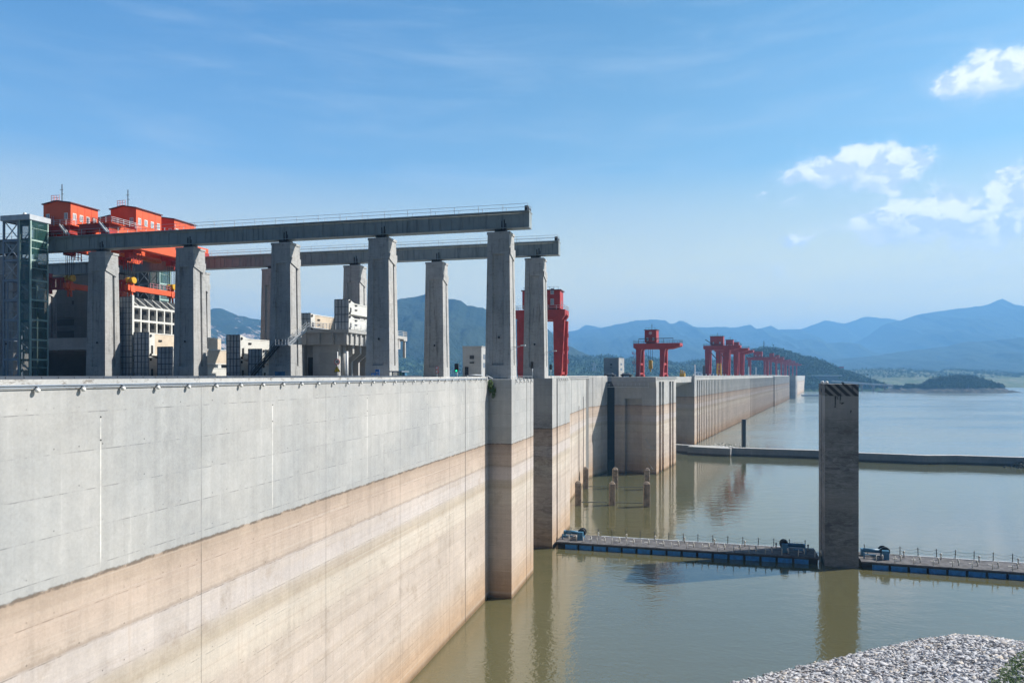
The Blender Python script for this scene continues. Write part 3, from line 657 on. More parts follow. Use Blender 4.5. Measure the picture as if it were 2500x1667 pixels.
def bridge_crane(label, wr, wl, h1, h2, spread, ropes, dsheave):
    th = Th('bridge_crane', label, 'crane', 'u', ((wr+wl)/2, 132, 62.05), 'orange bridge cranes')
    for wq, mg in ((wr, 'ochre' if wr < -115 else 'orange'), (wl+1.6, 'orange')):
        mb = MB(); mb.xprism([(118, 62.05), (118, 64.0), (147.5, 64.0), (147.5, 62.05), (144.6, 62.05), (143, 60.4), (122, 60.4), (120.4, 62.05)], wq-1.6, wq); th.part('main_beam', mb, M[mg])
        mb = MB(); mb.box(wq-1.75, wq+.15, 117.6, 119.6, 62.05, 62.9); th.part('end_carriage', mb, M['red']); mb = MB(); mb.box(wq-1.75, wq+.15, 145.6, 147.6, 62.05, 62.9); th.part('end_carriage', mb, M['red'])
    mb = MB(); mb.box(wl, wr, 117.8, 120.3, 62.95, 64.05); th.part('platform', mb, M['red'])
    mb = MB(); mb.box(wl-.4, wr+.9, 117.5, 121, 64.06, 64.16); th.part('walkway', mb, M['orange'])
    mb = MB(); mb.rail([(wl-.4, 117.6, 64.16), (wr+.8, 117.6, 64.16), (wr+.8, h1[0], 64.16)], 1.1, 1.4, .06, (.35, .7)); th.part('railing', mb, M['rail'])
    house(th, wl+.5, wr-.3, h1[0], h1[1], 64.17 if h1[0] > 120.9 else 64.18, 68.6, .55, [h1[0]+.9+k*(h1[1]-h1[0]-1.8)/3 for k in range(4)], [wl+1.6, wr-1.4], 65.4)
    if h2: house(th, wl+.5, wr-.3, h2[0], h2[1], 64.17, 68.6, .55, [h2[0]+.9+k*(h2[1]-h2[0]-1.8)/3 for k in range(4)], [wr-1.4], 65.4)
    antenna(th, (wl+wr)/2+.5, h1[0]+.8, 69.1, 3.6)
    mb = MB(); [mb.bar((wl+2.6+d_, h1[0]-.12, 62.3), (wl+2.6+d_, h1[0]-.12, 66.2), .07) for d_ in (0, .5)]; [mb.bar((wl+2.6, h1[0]-.12, 62.5+k*.4), (wl+3.1, h1[0]-.12, 62.5+k*.4), .05) for k in range(9)]; th.part('ladder', mb, M['pinkrail'])
    # stair
    mb = MB(); mb.bar((wr-1.4, 117.5, 64.1), (wr+.9, 116.9, 62.0), .12, .3); mb.bar((wr-1.4, 116.8, 64.1), (wr+.9, 116.2, 62.0), .12, .3)
    for k in range(9): f = k/9; mb.bar((wr-1.4+2.3*f, 117.5-.6*f, 64.1-2.1*f), (wr-1.4+2.3*f, 116.8-.6*f, 64.1-2.1*f), .1)
    th.part('stair', mb, M['lightsteel'])
    # trolley under the bridge
    wc = (wl+wr)/2
    for yy in ropes:
        mb = MB(); mb.box(wc-1.6, wc+1.6, yy-1.2, yy+1.2, 60.0, 61.3); mb.box(wc-.6, wc+.6, yy-1.0, yy+1.0, 58.9, 60.0); mb.rail([(wc+1.7, yy-1.2, 57.8), (wc+1.7, yy+1.2, 57.8)], 2.1, .8, .1, (.3, .6)); th.part('hoist_frame', mb, M['red'])
    mb = MB()
    for yy in ropes:
        for dxx in (-.9, -.5, 0, .5, .9): mb.bar((wc+dxx, yy, 54.5), (wc+dxx, yy, 60.2), .07)
    th.part('rope', mb, M['dark'])
    # lifting beam hanging below
    lb = Th('lifting_beam', dsheave, 'lifting beam', 'u', (wc, (ropes[0]+ropes[1])/2, 52), 'orange lifting beams hanging from the bridge cranes')
    mb = MB(); mb.box(wc-.45, wc+.45, ropes[0]-1.2, ropes[1]+1.2, 52.2, 53.3); lb.part('beam', mb, M['orange'])
    for yy in ropes:
        mb = MB(); mb.loft([(wc-.7, yy-.6), (wc+.7, yy-.6), (wc+.7, yy+.6), (wc-.7, yy+.6)], 51.9, [(wc-.4, yy-.4), (wc+.4, yy-.4), (wc+.4, yy+.4), (wc-.4, yy+.4)], 54.0)
        mb.bar((wc-.4, yy, 50.6), (wc-.3, yy, 52.1), .3); mb.bar((wc+.4, yy, 50.6), (wc+.3, yy, 52.1), .3); lb.part('hanger', mb, M['orange'])
        mb = MB(); mb.cyl((wc-.95, yy, 54.3), (wc-.15, yy, 54.3), .65, n=18); mb.cyl((wc+.15, yy, 54.3), (wc+.95, yy, 54.3), .65, n=18); mb.cyl((wc-1.1, yy, 53.2), (wc-.4, yy, 53.2), .4, n=14); lb.part('sheave', mb, M['yellow'])
    mb = MB(); mb.rail([(wc+.5, ropes[0]+5, 53.3), (wc+.5, ropes[1]-1, 53.3)], 1.0, 1.0, .05, (.5,)); lb.part('railing', mb, M['pinkrail'])
    mb = MB(); yy = ropes[0]-.6
    mb.box(wc-5.2, wc-.6, yy-.2, yy+.2, 52.0, 52.5); mb.box(wc-5.2, wc-.6, yy-.2, yy+.2, 54.0, 54.4); mb.box(wc-4.6, wc-4.0, yy-.4, yy+.4, 51.2, 55.3)
    for k in range(3): mb.box(wc-3.7+k*1.1, wc-2.9+k*1.1, yy-.1, yy+.1, 52.5, 54.0)
    lb.part('cross_arm', mb, M['red'])
    return th
bridge_crane('orange bridge crane with a windowed machine house, nearest the glass lift tower', -118.9, -126.3, (118.4, 125.2), (132, 139), 0, (121.5, 135.2), 'orange lifting beam with yellow pulleys and a dark red side arm, hanging on the left')
bridge_crane('orange bridge crane right of the first one, with two machine houses', -109.6, -116.6, (125.2, 132.4), (136.4, 143.4), 0, (127.3, 139.4), 'orange lifting beam with yellow pulleys just above the white grid gate')

# ------------------------------------------------------------------ glass lift towers
def lift_tower(label, w0, w1, s0, s1, ztop):
    th = Th('lift_tower', label, 'lift tower', 'u', (w0, s0, 33.9), 'steel and glass lift towers')
    wm = w0+(w1-w0)*.60; zs = [33.9+i*(ztop-33.9)/8 for i in range(9)]
    for x, y in ((w0+.15, s0+.15), (wm-.3, s0+.15), (w0+.15, s1-.15), (wm-.3, s1-.15)):
        mb = MB(); mb.bar((x, y, 33.9), (x, y, ztop), .32); th.part('column', mb, M['bluesteel'])
    mb = MB(); dg = MB()
    for i, z in enumerate(zs[1:]):
        for y in (s0+.15, s1-.15): mb.bar((w0, y, z), (wm, y, z), .28, .42)
        for x in (w0+.15, wm-.3): mb.bar((x, s0, z), (x, s1, z), .24, .34)
        zb = zs[i]
        if i > 4:
            dg.bar((w0+.1, s0+.3, zb), (wm-.2, s0+.3, z), .14); dg.bar((w0+.1, s0+.32, z), (wm-.2, s0+.32, zb), .14)
            dg.bar((w0+.1, s1-.3, zb), (wm-.2, s1-.3, z), .14)
        else:
            zm = (zb+z)/2
            dg.bar((w0+.9, s0+1.2, zb), (wm-.5, s0+1.2, zm), .22, .3); dg.bar((wm-.5, s0+2.6, zm), (w0+.9, s0+2.6, z), .22, .3)
            dg.box(w0+.3, w0+1.4, s0+.6, s1-.5, zm-.08, zm)
            mb.bar((w0+1.0, s0+.2, zb), (w0+1.0, s0+.2, z), .16)
            mb.bar((w0+.1, s0+.2, zm), (w0+1.0, s0+.2, zm), .12)
    th.part('cross_beam', mb, M['bluesteel']); th.part('bracing', dg, M['lightsteel'])
    mb = MB(); mb.box(wm-.1, w1-.06, s0+.06, s0+.1, 33.9, ztop); mb.box(w1-.1, w1-.06, s0+.1, s1-.1, 33.9, ztop); mb.box(wm-.1, w1-.1, s1-.1, s1-.06, 33.9, ztop); th.part('glazing', mb, M['glass'])
    mb = MB()
    for x, y in ((w1-.12, s0+.12), (w1-.12, s1-.12), (wm, s0+.12), (wm, s1-.12), (wm+.2, (s0+s1)/2)): mb.bar((x, y, 33.9), (x, y, ztop), .24)
    for z in zs[1:]:
        mb.bar((wm, s0+.2, z), (w1-.15, s0+.2, z), .12, .18); mb.bar((w1-.1, s0+.1, z), (w1-.1, s1-.1, z), .14, .30); mb.bar((w1-.1, s0+.1, z-1.5), (w1-.1, s1-.1, z-1.5), .08, .12)
    for k in range(3): x = wm+.6+k*.65; mb.bar((x, (s0+s1)/2, 33.9), (x, (s0+s1)/2, ztop-1), .1)
    th.part('glazing_frame', mb, M['mullion'])
    mb = MB(); mb.box(wm+.4, w1-.6, s0+.9, s1-.8, 52.3, 55.4); th.part('lift_car', mb, M['gate_grey'])
    mb = MB(); mb.box(w0-.25, w1+.15, s0-.3, s1+.35, ztop, ztop+1.0); th.part('roof', mb, M['lightsteel'])
    mb = MB(); mb.bar((w1-2, s0+.6, ztop+1.0), (w1-2, s0+.6, ztop+1.5), .4); th.part('roof_vent', mb, M['white'])
    return th
lift_tower('tall lift tower with steel lattice, stairs and green glass shaft at the left edge', -128.6, -122.0, 112.0, 116.0, 64.2)
lift_tower('second green glass lift tower seen small between the pillars, behind the orange beams', -132.0, -125.4, 150.5, 154.5, 64.6)

# ------------------------------------------------------------------ concrete building behind, on the left
th = Th('control_building', 'huge dark concrete building behind the pillars on the left', 'building', 'u', (-160, 160, 33.9))
mb = MB(); mb.box(-215, -153, 156, 163, 33.9, 62.2); mb.box(-153, -130.9, 153.0, 156.2, 33.9, 62.6); th.part('wall', mb, M['dark_conc'])
mb = MB(); mb.box(-215, -130.2, 152.8, 153.0, 62.3, 62.75); th.part('roof_edge', mb, M['dark'])
for z0, z1, x0, x1 in ((53.0, 54.0, -156.5, -153.1), (47.6, 49.2, -163, -153.1), (36.0, 46.2, -163, -153.1)):
    mb = MB(); mb.box(x0, x1, 155.85, 156, z0, z1); th.part('window', mb, M['black'])
mb = MB(); mb.box(-163, -153.1, 155.7, 156, 46.4, 47.2); mb.box(-163, -153.1, 155.7, 156, 49.6, 52.6); th.part('sill', mb, M['dark_conc'])
th = Th('deck_bridge', 'pale concrete deck beam crossing low in front of the dark building', 'bridge beam', 'u', (-138, 135, 40.4))
mb = MB(); mb.box(-160, -126.5, 135, 138, 40.4, 43.1); th.part('beam', mb, M['crest'])
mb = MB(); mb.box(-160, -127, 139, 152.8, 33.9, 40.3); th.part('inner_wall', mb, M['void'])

# ------------------------------------------------------------------ stacked gate leaves
def leaf_end(mb, w0, w1, s, z0, z1, step=1.15):
    n = max(2, round((z1-z0)/step)); k = 4
    for i in range(n+1): z = z0+(z1-z0)*i/n; mb.box(w0, w1, s-.10, s-.001, z-.05, z+.05)
    for i in range(k+1): x = w0+(w1-w0)*i/k; mb.box(x-.04, x+.04, s-.10, s-.001, z0, z1)
def gate_stack(label, w0, w1, s0, s1, z0, leaves, kinds, frame=None):
    th = Th('gate_stack', label, 'gate stack', 'u', ((w0+w1)/2, (s0+s1)/2, z0), 'steel gate leaves stored between the pillars')
    zc = z0
    for h, kd in zip(leaves, kinds):
        if kd == 'open':       # grid of white ribs, pocket shade put into the dark leaf colour
            mb = MB(); mb.box(w0, w1-1.2, s0+.1, s1, zc, zc+h); lf = th.part('gate_leaf', mb, M['dark'])
            mb = MB(); n = 10
            rows_ = [zc+.1, zc+h*.36, zc+h*.72]
            for z in rows_: mb.box(w1-.5, w1, s0, s1, z-.0, z+.42)
            for i in range(n+1): y = s0+(s1-s0-.3)*i/n; mb.box(w1-.5, w1-.02, y, y+.32, zc+.02, rows_[2])
            for i in range(n): 
                y = s0+(s1-s0-.3)*i/n+2.2
                mb.bar((w1-1.3, y-2.0, zc+h), (w1-.2, y, rows_[2]+.3), .18)
            mb.box(w1-.55, w1+.02, s0-.02, s0+.5, z0+1.2, zc+h+.3)
            th.part('stiffening_rib', mb, M['gate_white'], lf)
        else:
            gap = .62 if kd == 'white' else .12; mb = MB(); mb.box(w0, w1, s0, s1, zc+.12, zc+h-gap); mb.box(w0, w1, s0, s0+.55, zc+h-gap, zc+h-.05); mb.xprism([(s0+.55, zc+h-gap), (s0+2.6, zc+h-gap), (s0+.55, zc+h-.1)], w1-.4, w1); lf = th.part('gate_leaf', mb, M['gate_'+kd])
            mb = MB(); mb.box(w1, w1+.06, s0, s1, zc+h-gap-.2, zc+h-gap); mb.box(w1, w1+.06, s0, s1, zc+.12, zc+.34); mb.box(w1, w1+.06, s0+.0, s0+1.5, zc+.34, zc+h-gap-.2); th.part('edge_plate', mb, M['gate_white'], lf)
            mb = MB(); mb.box(w1+.06, w1+.12, s0+.5, s0+1.0, zc+.5, zc+h*.45); mb.box(w1+.06, w1+.12, s0+2.6, s0+3.5, zc+h*.62, zc+h*.70); mb.box(w1+.06, w1+.12, s0+2.6, s0+3.5, zc+h*.32, zc+h*.40)
            mb.cyl((w1+.06, s0+.35, zc+h*.85), (w1+.2, s0+.35, zc+h*.85), .25, n=8); mb.cyl((w1+.06, s0+.35, zc+.3), (w1+.2, s0+.35, zc+.3), .25, n=8)
            th.part('lug', mb, M['black'], lf)
        mb = MB(); mb.box(w0+.02, w1-.02, s0-.02, s0+.08, zc+.02, zc+h-.02); fc = th.part('end_plate', mb, M['gate_grey'], lf)
        mb = MB(); leaf_end(mb, w0, w1, s0-.02, zc+.03, zc+h-.03); th.part('end_rib', mb, M['gate_edge'], lf)
        zc += h
    mb = MB(); mb.box(w0+.4, w1-.4, s0+.6, s1-.6, z0, z0+.15); th.part('support', mb, M['dark'])
    return th
gate_stack('tallest stack, topped by a white grid gate leaf, right of the first visible pillar', -110.9, -108.0, 122, 144.6, 33.9, (4.4, 4.4, 7.6), ('grey', 'grey', 'open'))
gate_stack('stack of white and beige gate leaves in front of the white grid gate', -107.6, -104.1, 122, 144.6, 33.9, (4.6, 4.7), ('white', 'beige'))
gate_stack('low stack of faded beige gate leaves reaching behind the second visible pillar', -102.1, -98.6, 122, 144.0, 33.9, (3.0, 3.4), ('white', 'beige'))
gate_stack('two high white gate leaves standing left of the pillar with the steel stair', -86.6, -83.7, 122, 144, 33.9, (3.9, 4.6), ('white', 'white'))
gate_stack('low gate stack tucked against the pillar with the steel stair', -81.9, -79.0, 122, 143, 33.9, (2.9, 2.9), ('white', 'beige'))
gate_stack('faded beige gate leaf lying on the raised platform, left one', -74.6, -71.7, 127, 149, 43.4, (3.3,), ('beige',))
gate_stack('two bright white gate leaves stacked on the raised platform, beside the second pillar', -66.7, -63.8, 127.2, 148, 43.4, (2.9, 2.9), ('white', 'white'))
# long low shed behind (grey wall seen between pillars)
th = Th('storage_shed', 'low grey flat-roofed shed between the pillars, behind the beige gates', 'shed', 'u', (-110, 165, 33.9))
mb = MB(); mb.box(-122, -98, 158, 172, 33.9, 38.6); th.part('wall', mb, M['dark_conc']); mb = MB(); mb.box(-122.4, -97.6, 157.6, 172.4, 38.6, 39.6); th.part('roof', mb, M['crest'])

# raised platform
th = Th('gate_platform', 'raised concrete platform on brackets and walls that holds two gate stacks', 'platform', 'u', (-70, 138, 33.9))
mb = MB(); mb.box(-79, -63.0, 125.6, 152.5, 42.75, 43.38); mb.box(-78.6, -63.6, 126.2, 152, 40.5, 42.75); th.part('slab', mb, M['crest'])
mb = MB()
for k in range(6): x = -78.4+k*2.85; mb.box(x, x+.7, 125.75, 126.2, 40.6, 42.7)
for k in range(12): y = 127+k*2.1; mb.box(-63.6, -63.25, y, y+.55, 40.7, 42.7)
th.part('rib', mb, M['crest'])
mb = MB(); mb.box(-78.3, -73.2, 127.2, 151, 33.9, 40.5); mb.box(-71.2, -65.8, 127.0, 129.5, 33.9, 40.5); mb.box(-73.2, -71.2, 128.3, 151, 33.9, 40.5); mb.cyl((-65.6, 128.6, 33.9), (-65.6, 128.6, 40.5), .55, n=16); mb.box(-71.2, -69, 129.5, 151, 33.9, 40.5)
th.part('support_wall', mb, M['crest'])
mb = MB(); mb.box(-72.9, -71.5, 128.2, 128.3, 33.9, 38.2); th.part('doorway', mb, M['black'])
brm = MB(); brm.yprism([(-69, 33.9), (-66.2, 33.9), (-66.2, 37.4), (-64.3, 38.9), (-64.3, 40.5), (-69, 40.5)], 129.9, 130.6)
b0 = th.part('bracket', brm, M['crest'])
for k in range(1, 7): c_ = b0.copy(); COL.objects.link(c_); c_.parent = th.o; c_.location = (0, 3.2*k, 0)
mb = MB(); mb.rail([(-79, 125.7, 43.38), (-63.1, 125.7, 43.38), (-63.1, 152.4, 43.38)], 1.1, 2.6, .06, (.33, .66)); th.part('railing', mb, M['rail'])
mb = MB(); mb.box(-65.2, -63.0, 152.5, 154.5, 42.4, 43.38); mb.bar((-63.5, 154, 38.6), (-63.5, 154, 42.4), .5); mb.rail([(-63.1, 152.5, 43.38), (-63.1, 154.5, 43.38)], 1.1, .5, .06, (.33, .66)); th.part('landing', mb, M['crest'])
th = Th('steel_stair', 'galvanised steel stair climbing round the third pillar to the raised platform', 'stair', 'u', (-71, 118, 33.9))
def flight(a, b_, w=.9):
    mb = MB(); a, b_ = Vector(a), Vector(b_)
    for dy in (0, w):
        o = Vector((0, dy, 0)); mb.bar(a+o, b_+o, .10, .28); mb.bar(a+o+Vector((0, 0, 1)), b_+o+Vector((0, 0, 1)), .06); mb.bar(a+o+Vector((0, 0, .5)), b_+o+Vector((0, 0, .5)), .05)
        for k in range(6): p = a.lerp(b_, k/5)+o; mb.bar(p, p+Vector((0, 0, 1)), .06)
    n = int((b_-a).length/.35)
    for k in range(n): p = a.lerp(b_, k/n); mb.box(p.x-.14, p.x+.14, p.y, p.y+w, p.z+.06, p.z+.1)
    return mb
th.part('flight', flight((-77.4, 116.0, 34.6), (-72.2, 116.0, 40.0)), M['dark'])  # lower flight: shade by the pillar put into its dark colour
th.part('flight', flight((-69.9, 115.9, 40.2), (-68.0, 119.0, 43.3)), M['lightsteel'])
mb = MB(); mb.box(-72.3, -69.7, 115.8, 116.9, 40.0, 40.12); mb.rail([(-72.3, 115.8, 40.12), (-69.7, 115.8, 40.12)], 1.0, .7, .05, (.5,)); mb.box(-68.3, -66.9, 119, 125.6, 43.3, 43.42); mb.rail([(-66.9, 119, 43.42), (-66.9, 125.5, 43.42)], 1.0, 1.0, .05, (.5,)); th.part('landing', mb, M['lightsteel'])

# ------------------------------------------------------------------ red gantry cranes
def gantry(label, fr, base, span, hleg, hbeam, wb, ovl, ovr, hx0, hx1, hh, win=2, big=False, grp='red gantry cranes on the dam crest', emblem=False, detail=True, legw=None):
    x0, y0, z0 = base; th = Th('gantry_crane', label, 'gantry crane', fr, base, grp)
    L, Rr = x0-span/2, x0+span/2; zt = z0+hleg; lw = legw or (1.7 if not big else 2.6)
    for sx, X in ((-1, L), (1, Rr)):
        for sy in (-1, 1):
            mb = MB(); yb = y0+sy*wb/2; yt = y0+sy*wb/2*.62
            mb.loft([(X-lw*.40, yb-.6), (X+lw*.40, yb-.6), (X+lw*.40, yb+.6), (X-lw*.40, yb+.6)], z0+.9, [(X-lw*.62, yt-.7), (X+lw*.62, yt-.7), (X+lw*.62, yt+.7), (X-lw*.62, yt+.7)], zt)
            lg = th.part('leg', mb, M['red'])
            mb = MB(); mb.box(X-.8, X+.8, yb-1.1, yb+1.1, z0+.05, z0+.95); mb.cyl((X-.35, yb-.6, z0+.35), (X+.35, yb-.6, z0+.35), .35, n=10); mb.cyl((X-.35, yb+.6, z0+.35), (X+.35, yb+.6, z0+.35), .35, n=10)
            th.part('bogie', mb, M['red'], lg)
        mb = MB(); mb.box(X-.55, X+.55, y0-wb/2*.86, y0+wb/2*.86, z0+hleg*.42, z0+hleg*.42+.9); mb.box(X-.5, X+.5, y0-wb/2, y0+wb/2, z0+.96, z0+1.7); th.part('tie_beam', mb, M['red'])
    for sy in (-1, 1):
        yc = y0+sy*wb/2*.60
        mb = MB()
        prof = [(L-ovl, zt+hbeam*.25), (L-ovl, zt+hbeam), (Rr+ovr, zt+hbeam), (Rr+ovr, zt+hbeam*.45), (Rr+ovr*.45, zt), (Rr+1.4, zt), (Rr+.85, zt-.9), (Rr-.85, zt-.9), (Rr-1.4, zt), (L+1.4, zt), (L+.85, zt-.9), (L-.85, zt-.9), (L-1.2, zt)]
        mb.yprism(prof, yc-.8, yc+.8); th.part('main_beam', mb, M['red'])
    mb = MB(); mb.box(L-ovl-.02, L-ovl+1, y0-wb*.3, y0+wb*.3, zt+hbeam*.3, zt+hbeam-.02); mb.box(Rr+ovr-1, Rr+ovr+.02, y0-wb*.3, y0+wb*.3, zt+hbeam*.55, zt+hbeam-.02); th.part('end_beam', mb, M['red'])
    zb = zt+hbeam
    mb = MB(); mb.rail([(L-ovl, y0-wb*.3-.8, zb), (Rr+ovr, y0-wb*.3-.8, zb), (Rr+ovr, y0+wb*.3+.8, zb), (L-ovl, y0+wb*.3+.8, zb), (L-ovl, y0-wb*.3-.8, zb)], 1.2, 2.2, .07, (.5,)); th.part('railing', mb, M['dark'] if not big else M['rail'])
    ax0, ax1 = x0+hx0, x0+hx1; ya, yb = y0-wb*.30, y0+wb*.32
    mb = MB(); mb.box(ax0, ax1, ya, yb, zb+.35, zb+hh); hs = th.part('machine_house', mb, M['red'])
    mb = MB(); mb.box(ax0-.3, ax1+.3, ya-.3, yb+.3, zb+hh, zb+hh+.25); th.part('roof', mb, M['roof_dark'], hs)
    mb = MB(); mb.box(ax0+.5, ax1-.5, ya+.5, yb-.5, zb+.01, zb+.35); th.part('skid', mb, M['dark'], hs)
    if detail:
        for lv in range(2 if big else 1):
            for k in range(win):
                xx = ax0+(ax1-ax0)*(k+.5)/win if not big else (ax0+2.0 if k == 0 else ax1-2.2)
                window(th, hs, xx, ya, zb+1.4+lv*2.9-(0 if big else .3), .95 if big else .8, 1.7 if big else 1.3, 'y', 'rail')
        window(th, hs, ax1, (ya+yb)/2, zb+1.2, .8, 1.4, 'x', 'rail')
    mb = MB(); xx = (ax0+ax1)/2+.4; mb.bar((xx, ya+1, zb+hh+.25), (xx, ya+1, zb+hh+2.6), .14); mb.bar((xx-.4, ya+1, zb+hh+1.8), (xx+.4, ya+1, zb+hh+1.8), .08); mb.rail([(ax0+.5, ya, zb+hh+.25), (ax1-.5, ya, zb+hh+.25)], .8, 1.2, .06, ()); th.part('antenna', mb, M['dark'])
    if emblem:
        mb = MB(); c0 = Vector(((ax0+ax1)/2, ya-.04, zb+hh-1.25)); pr = None
        for i in range(20):
            a = 2*math.pi*i/20; p = c0+Vector((math.cos(a)*.55, 0, math.sin(a)*.55))
            if pr is not None: mb.bar(pr, p, .12)
            else: p0 = p
            pr = p
        mb.bar(pr, p0, .12)
        for zz in (-.22, .0, .22): mb.bar(c0+Vector((-.26, 0, zz)), c0+Vector((.26, 0, zz)), .09)
        mb.bar(c0+Vector((0, 0, -.3)), c0+Vector((0, 0, .3)), .09)
        th.part('emblem', mb, M['white'], hs)
    return th, L, Rr, zt, zb
def ladder_set(th, X, y, zs, sgn=1):
    mb = MB(); last = zs[0]
    for z in zs[1:]:
        mb.box(X, X+1.6*sgn, y-.8, y+.8, z, z+.12); mb.rail([(X, y-.8, z), (X+1.6*sgn, y-.8, z), (X+1.6*sgn, y+.8, z)], 1.1, .8, .06, (.5,))
        for d in (0, .5): mb.bar((X+.6*sgn+d*sgn, y, last), (X+.6*sgn+d*sgn, y, z), .07)
        n = int(abs(z-last)/.4)
        for k in range(n): zz = last+(z-last)*k/n; mb.bar((X+.6*sgn, y, zz), (X+1.1*sgn, y, zz), .05)
        last = z
    th.part('ladder', mb, M['red'])
# G1: the tall one behind the second-row pillar
g, L, Rr, zt, zb = gantry('tallest red gantry crane with a two-storey machine house, behind the last concrete pillar', 'u', (-41.6, 203, 34.0), 10.4, 16.1, 2.9, 8.5, 2.1, 1.7, -5.4, 5.4, 5.4, 2, True)
ladder_set(g, Rr+.9, 200.5, [zt+2.4, 42.0+3.2, 41.0+.5, 37.0+1.0][::1], 1)
mb = MB(); mb.bar((Rr-.1, 199.2, 36), (Rr+.7, 200, zt-1), .45); mb.bar((Rr+.6, 202, 36), (Rr+.6, 202, zt-2), .3); g.part('cable_duct', mb, M['orange'])
# G2 on the intake block
g, L, Rr, zt, zb = gantry('red gantry crane with a square cabin and a hanging yellow hook block', 'm', (-70.6, 303.5, 34.1), 10.0, 11.5, 2.4, 7.5, 2.2, 7.2, -2.6, 2.3, 5.5, 2, False, emblem=True)
mb = MB()
for dx_ in (-.8, 0, .8): mb.bar((-71.2+dx_, 303.5, 40.8), (-71.2+dx_, 303.5, zt+.5), .12)
g.part('rope', mb, M['dark'])
mb = MB(); mb.loft([(-72.0, 302.9), (-70.4, 302.9), (-70.4, 304.1), (-72.0, 304.1)], 37.4, [(-71.8, 302.9), (-70.6, 302.9), (-70.6, 304.1), (-71.8, 304.1)], 40.2); mb.cyl((-71.2, 302.7, 40.4), (-71.2, 304.3, 40.4), .7, n=14); mb.bar((-71.2, 303.5, 36.2), (-71.2, 303.5, 37.5), .5); g.part('hook_block', mb, M['yellow'])
mb = MB(); mb.bar((-75.4, 300, zb+1.9), (-61.0, 300, zb+1.9), .28); [mb.bar((x, 300, zb), (x, 300, zb+1.9), .12) for x in (-75.4, -72, -68, -65, -61.1)]; g.part('cable_rail', mb, M['dark'])
ladder_set(g, L-.9, 300.5, [36.0, 39.5, 43.5], -1)
# others along the crest
spec = [(497, -71.6, 12.3, 17.4, 'red gantry crane at the front of the cluster of three on the crest'),
        (545, -71.6, 12.3, 17.2, 'red gantry crane in the middle of the cluster of three on the crest'),
        (578, -71.6, 12.3, 16.8, 'red gantry crane at the back of the cluster of three, arm over the water'),
        (803, -74.3, 17.8, 16.6, 'lone red gantry crane standing after the cluster of three'),
        (925, -72, 13.0, 18.0, 'small distant red gantry crane with a single square cabin, just past the lone one'),
        (1015, -72, 13.0, 18.0, 'small hazy red gantry crane in front of the wooded hill'),
        (1110, -72, 13.0, 18.0, 'small hazy red gantry crane slightly farther along the crest'),
        (1290, -72, 13.0, 18.0, 'tiny hazy red gantry crane near the far end of the dam'),
        (1420, -72, 13.0, 18.0, 'tiny hazy red gantry crane at the far end of the dam')]
for i, (t_, q_, sp_, hl, lab) in enumerate(spec):
    g, L, Rr, zt, zb = gantry(lab, 'm', (q_, t_, 34.0), sp_, hl, 2.9, 8.5, 2.8, 8.5, (-4.6 if i in (0, 3) else -1.0), (3.8 if i in (0, 3) else 4.0), 6.0, 2, False, detail=(i < 4), legw=(2.9 if i < 3 else 2.3 if i < 4 else 1.7))
    if i < 4:
        mb = MB(); mb.bar((L+1, t_-2, zt-.5), (L+6.0, t_-2, zt-6.5), .5); mb.bar((L-1.5, t_-3, zb+4), (L+3, t_-3, zb+1), .5); g.part('boom', mb, M['dark'])
        mb = MB(); mb.bar((q_+1, t_, 42), (q_+1, t_, zt), .22); g.part('rope', mb, M['dark'])
th_ = Th('lifting_tool', 'large yellow lifting tool standing in front of the second crest crane', 'lifting tool', 'm', (-73, 520, 34.0))
mb = MB(); mb.bar((-75.5, 520, 34), (-75.0, 520, 43), 1.0); mb.bar((-72.8, 520, 34), (-73.2, 520, 43), 1.0)
for z in (36, 39, 42): mb.bar((-75.5, 520, z), (-72.8, 520, z), .6)
th_.part('frame', mb, M['yellow'])
# yellow tool beside E
th_ = Th('lifting_tool', 'small yellow lifting grab resting on the crest right of the intake block', 'lifting tool', 'm', (-66.6, 351, 34.0))
mb = MB(); mb.box(-68.2, -65.8, 350, 352, 34.0, 35.7); mb.bar((-67.8, 351, 35.6), (-67.8, 351, 37.3), .5); mb.bar((-66.9, 351, 35.6), (-66.9, 351, 37.0), .5); mb.bar((-66.2, 351, 35.6), (-65.8, 351, 36.6), .3); mb.box(-68.0, -66.6, 350.7, 351.3, 36.3, 36.6); th_.part('frame', mb, M['yellow'])

# ------------------------------------------------------------------ crest houses, signs, lights, booth
def box_house(label, fr, x0, x1, y0, y1, z1, base=33.9):
    th = Th('crest_house', label, 'building', fr, ((x0+x1)/2, (y0+y1)/2, base))
    mb = MB(); mb.box(x0, x1, y0, y1, base, z1); th.part('wall', mb, M['crest'])
    mb = MB(); mb.box(x0-.12, x1+.12, y0-.12, y1+.12, z1, z1+.18); th.part('roof', mb, M['crest'])
    for zz in (base+(z1-base)*.35, base+(z1-base)*.62):
        mb = MB(); mb.box(x1, x1+.05, y0+(y1-y0)*.3, y0+(y1-y0)*.62, zz, zz+1.1); th.part('window', mb, M['pane'])
    mb = MB(); xm = (x0+x1)/2
    mb.box(xm-.5, xm+.5, y0-.25, y0, base+(z1-base)*.62, base+(z1-base)*.62+.8); th.part('vent', mb, M['dark']); mb = MB(); mb.box(xm-.5, xm+.5, y0-.25, y0, base+(z1-base)*.48, base+(z1-base)*.48+.35); th.part('vent', mb, M['dark'])
    return th
box_house('plain grey concrete house on the crest left of the last pillar', 'u', -51.6, -47.1, 160, 165, 41.2)
box_house('small grey concrete house on the crest left of the gantry with the yellow hook', 'm', -106.2, -98.5, 352, 362, 43.2)
th = Th('crest_house', 'brownish block house on the crest just left of the cluster of cranes', 'building', 'm', (-91, 572, 34))
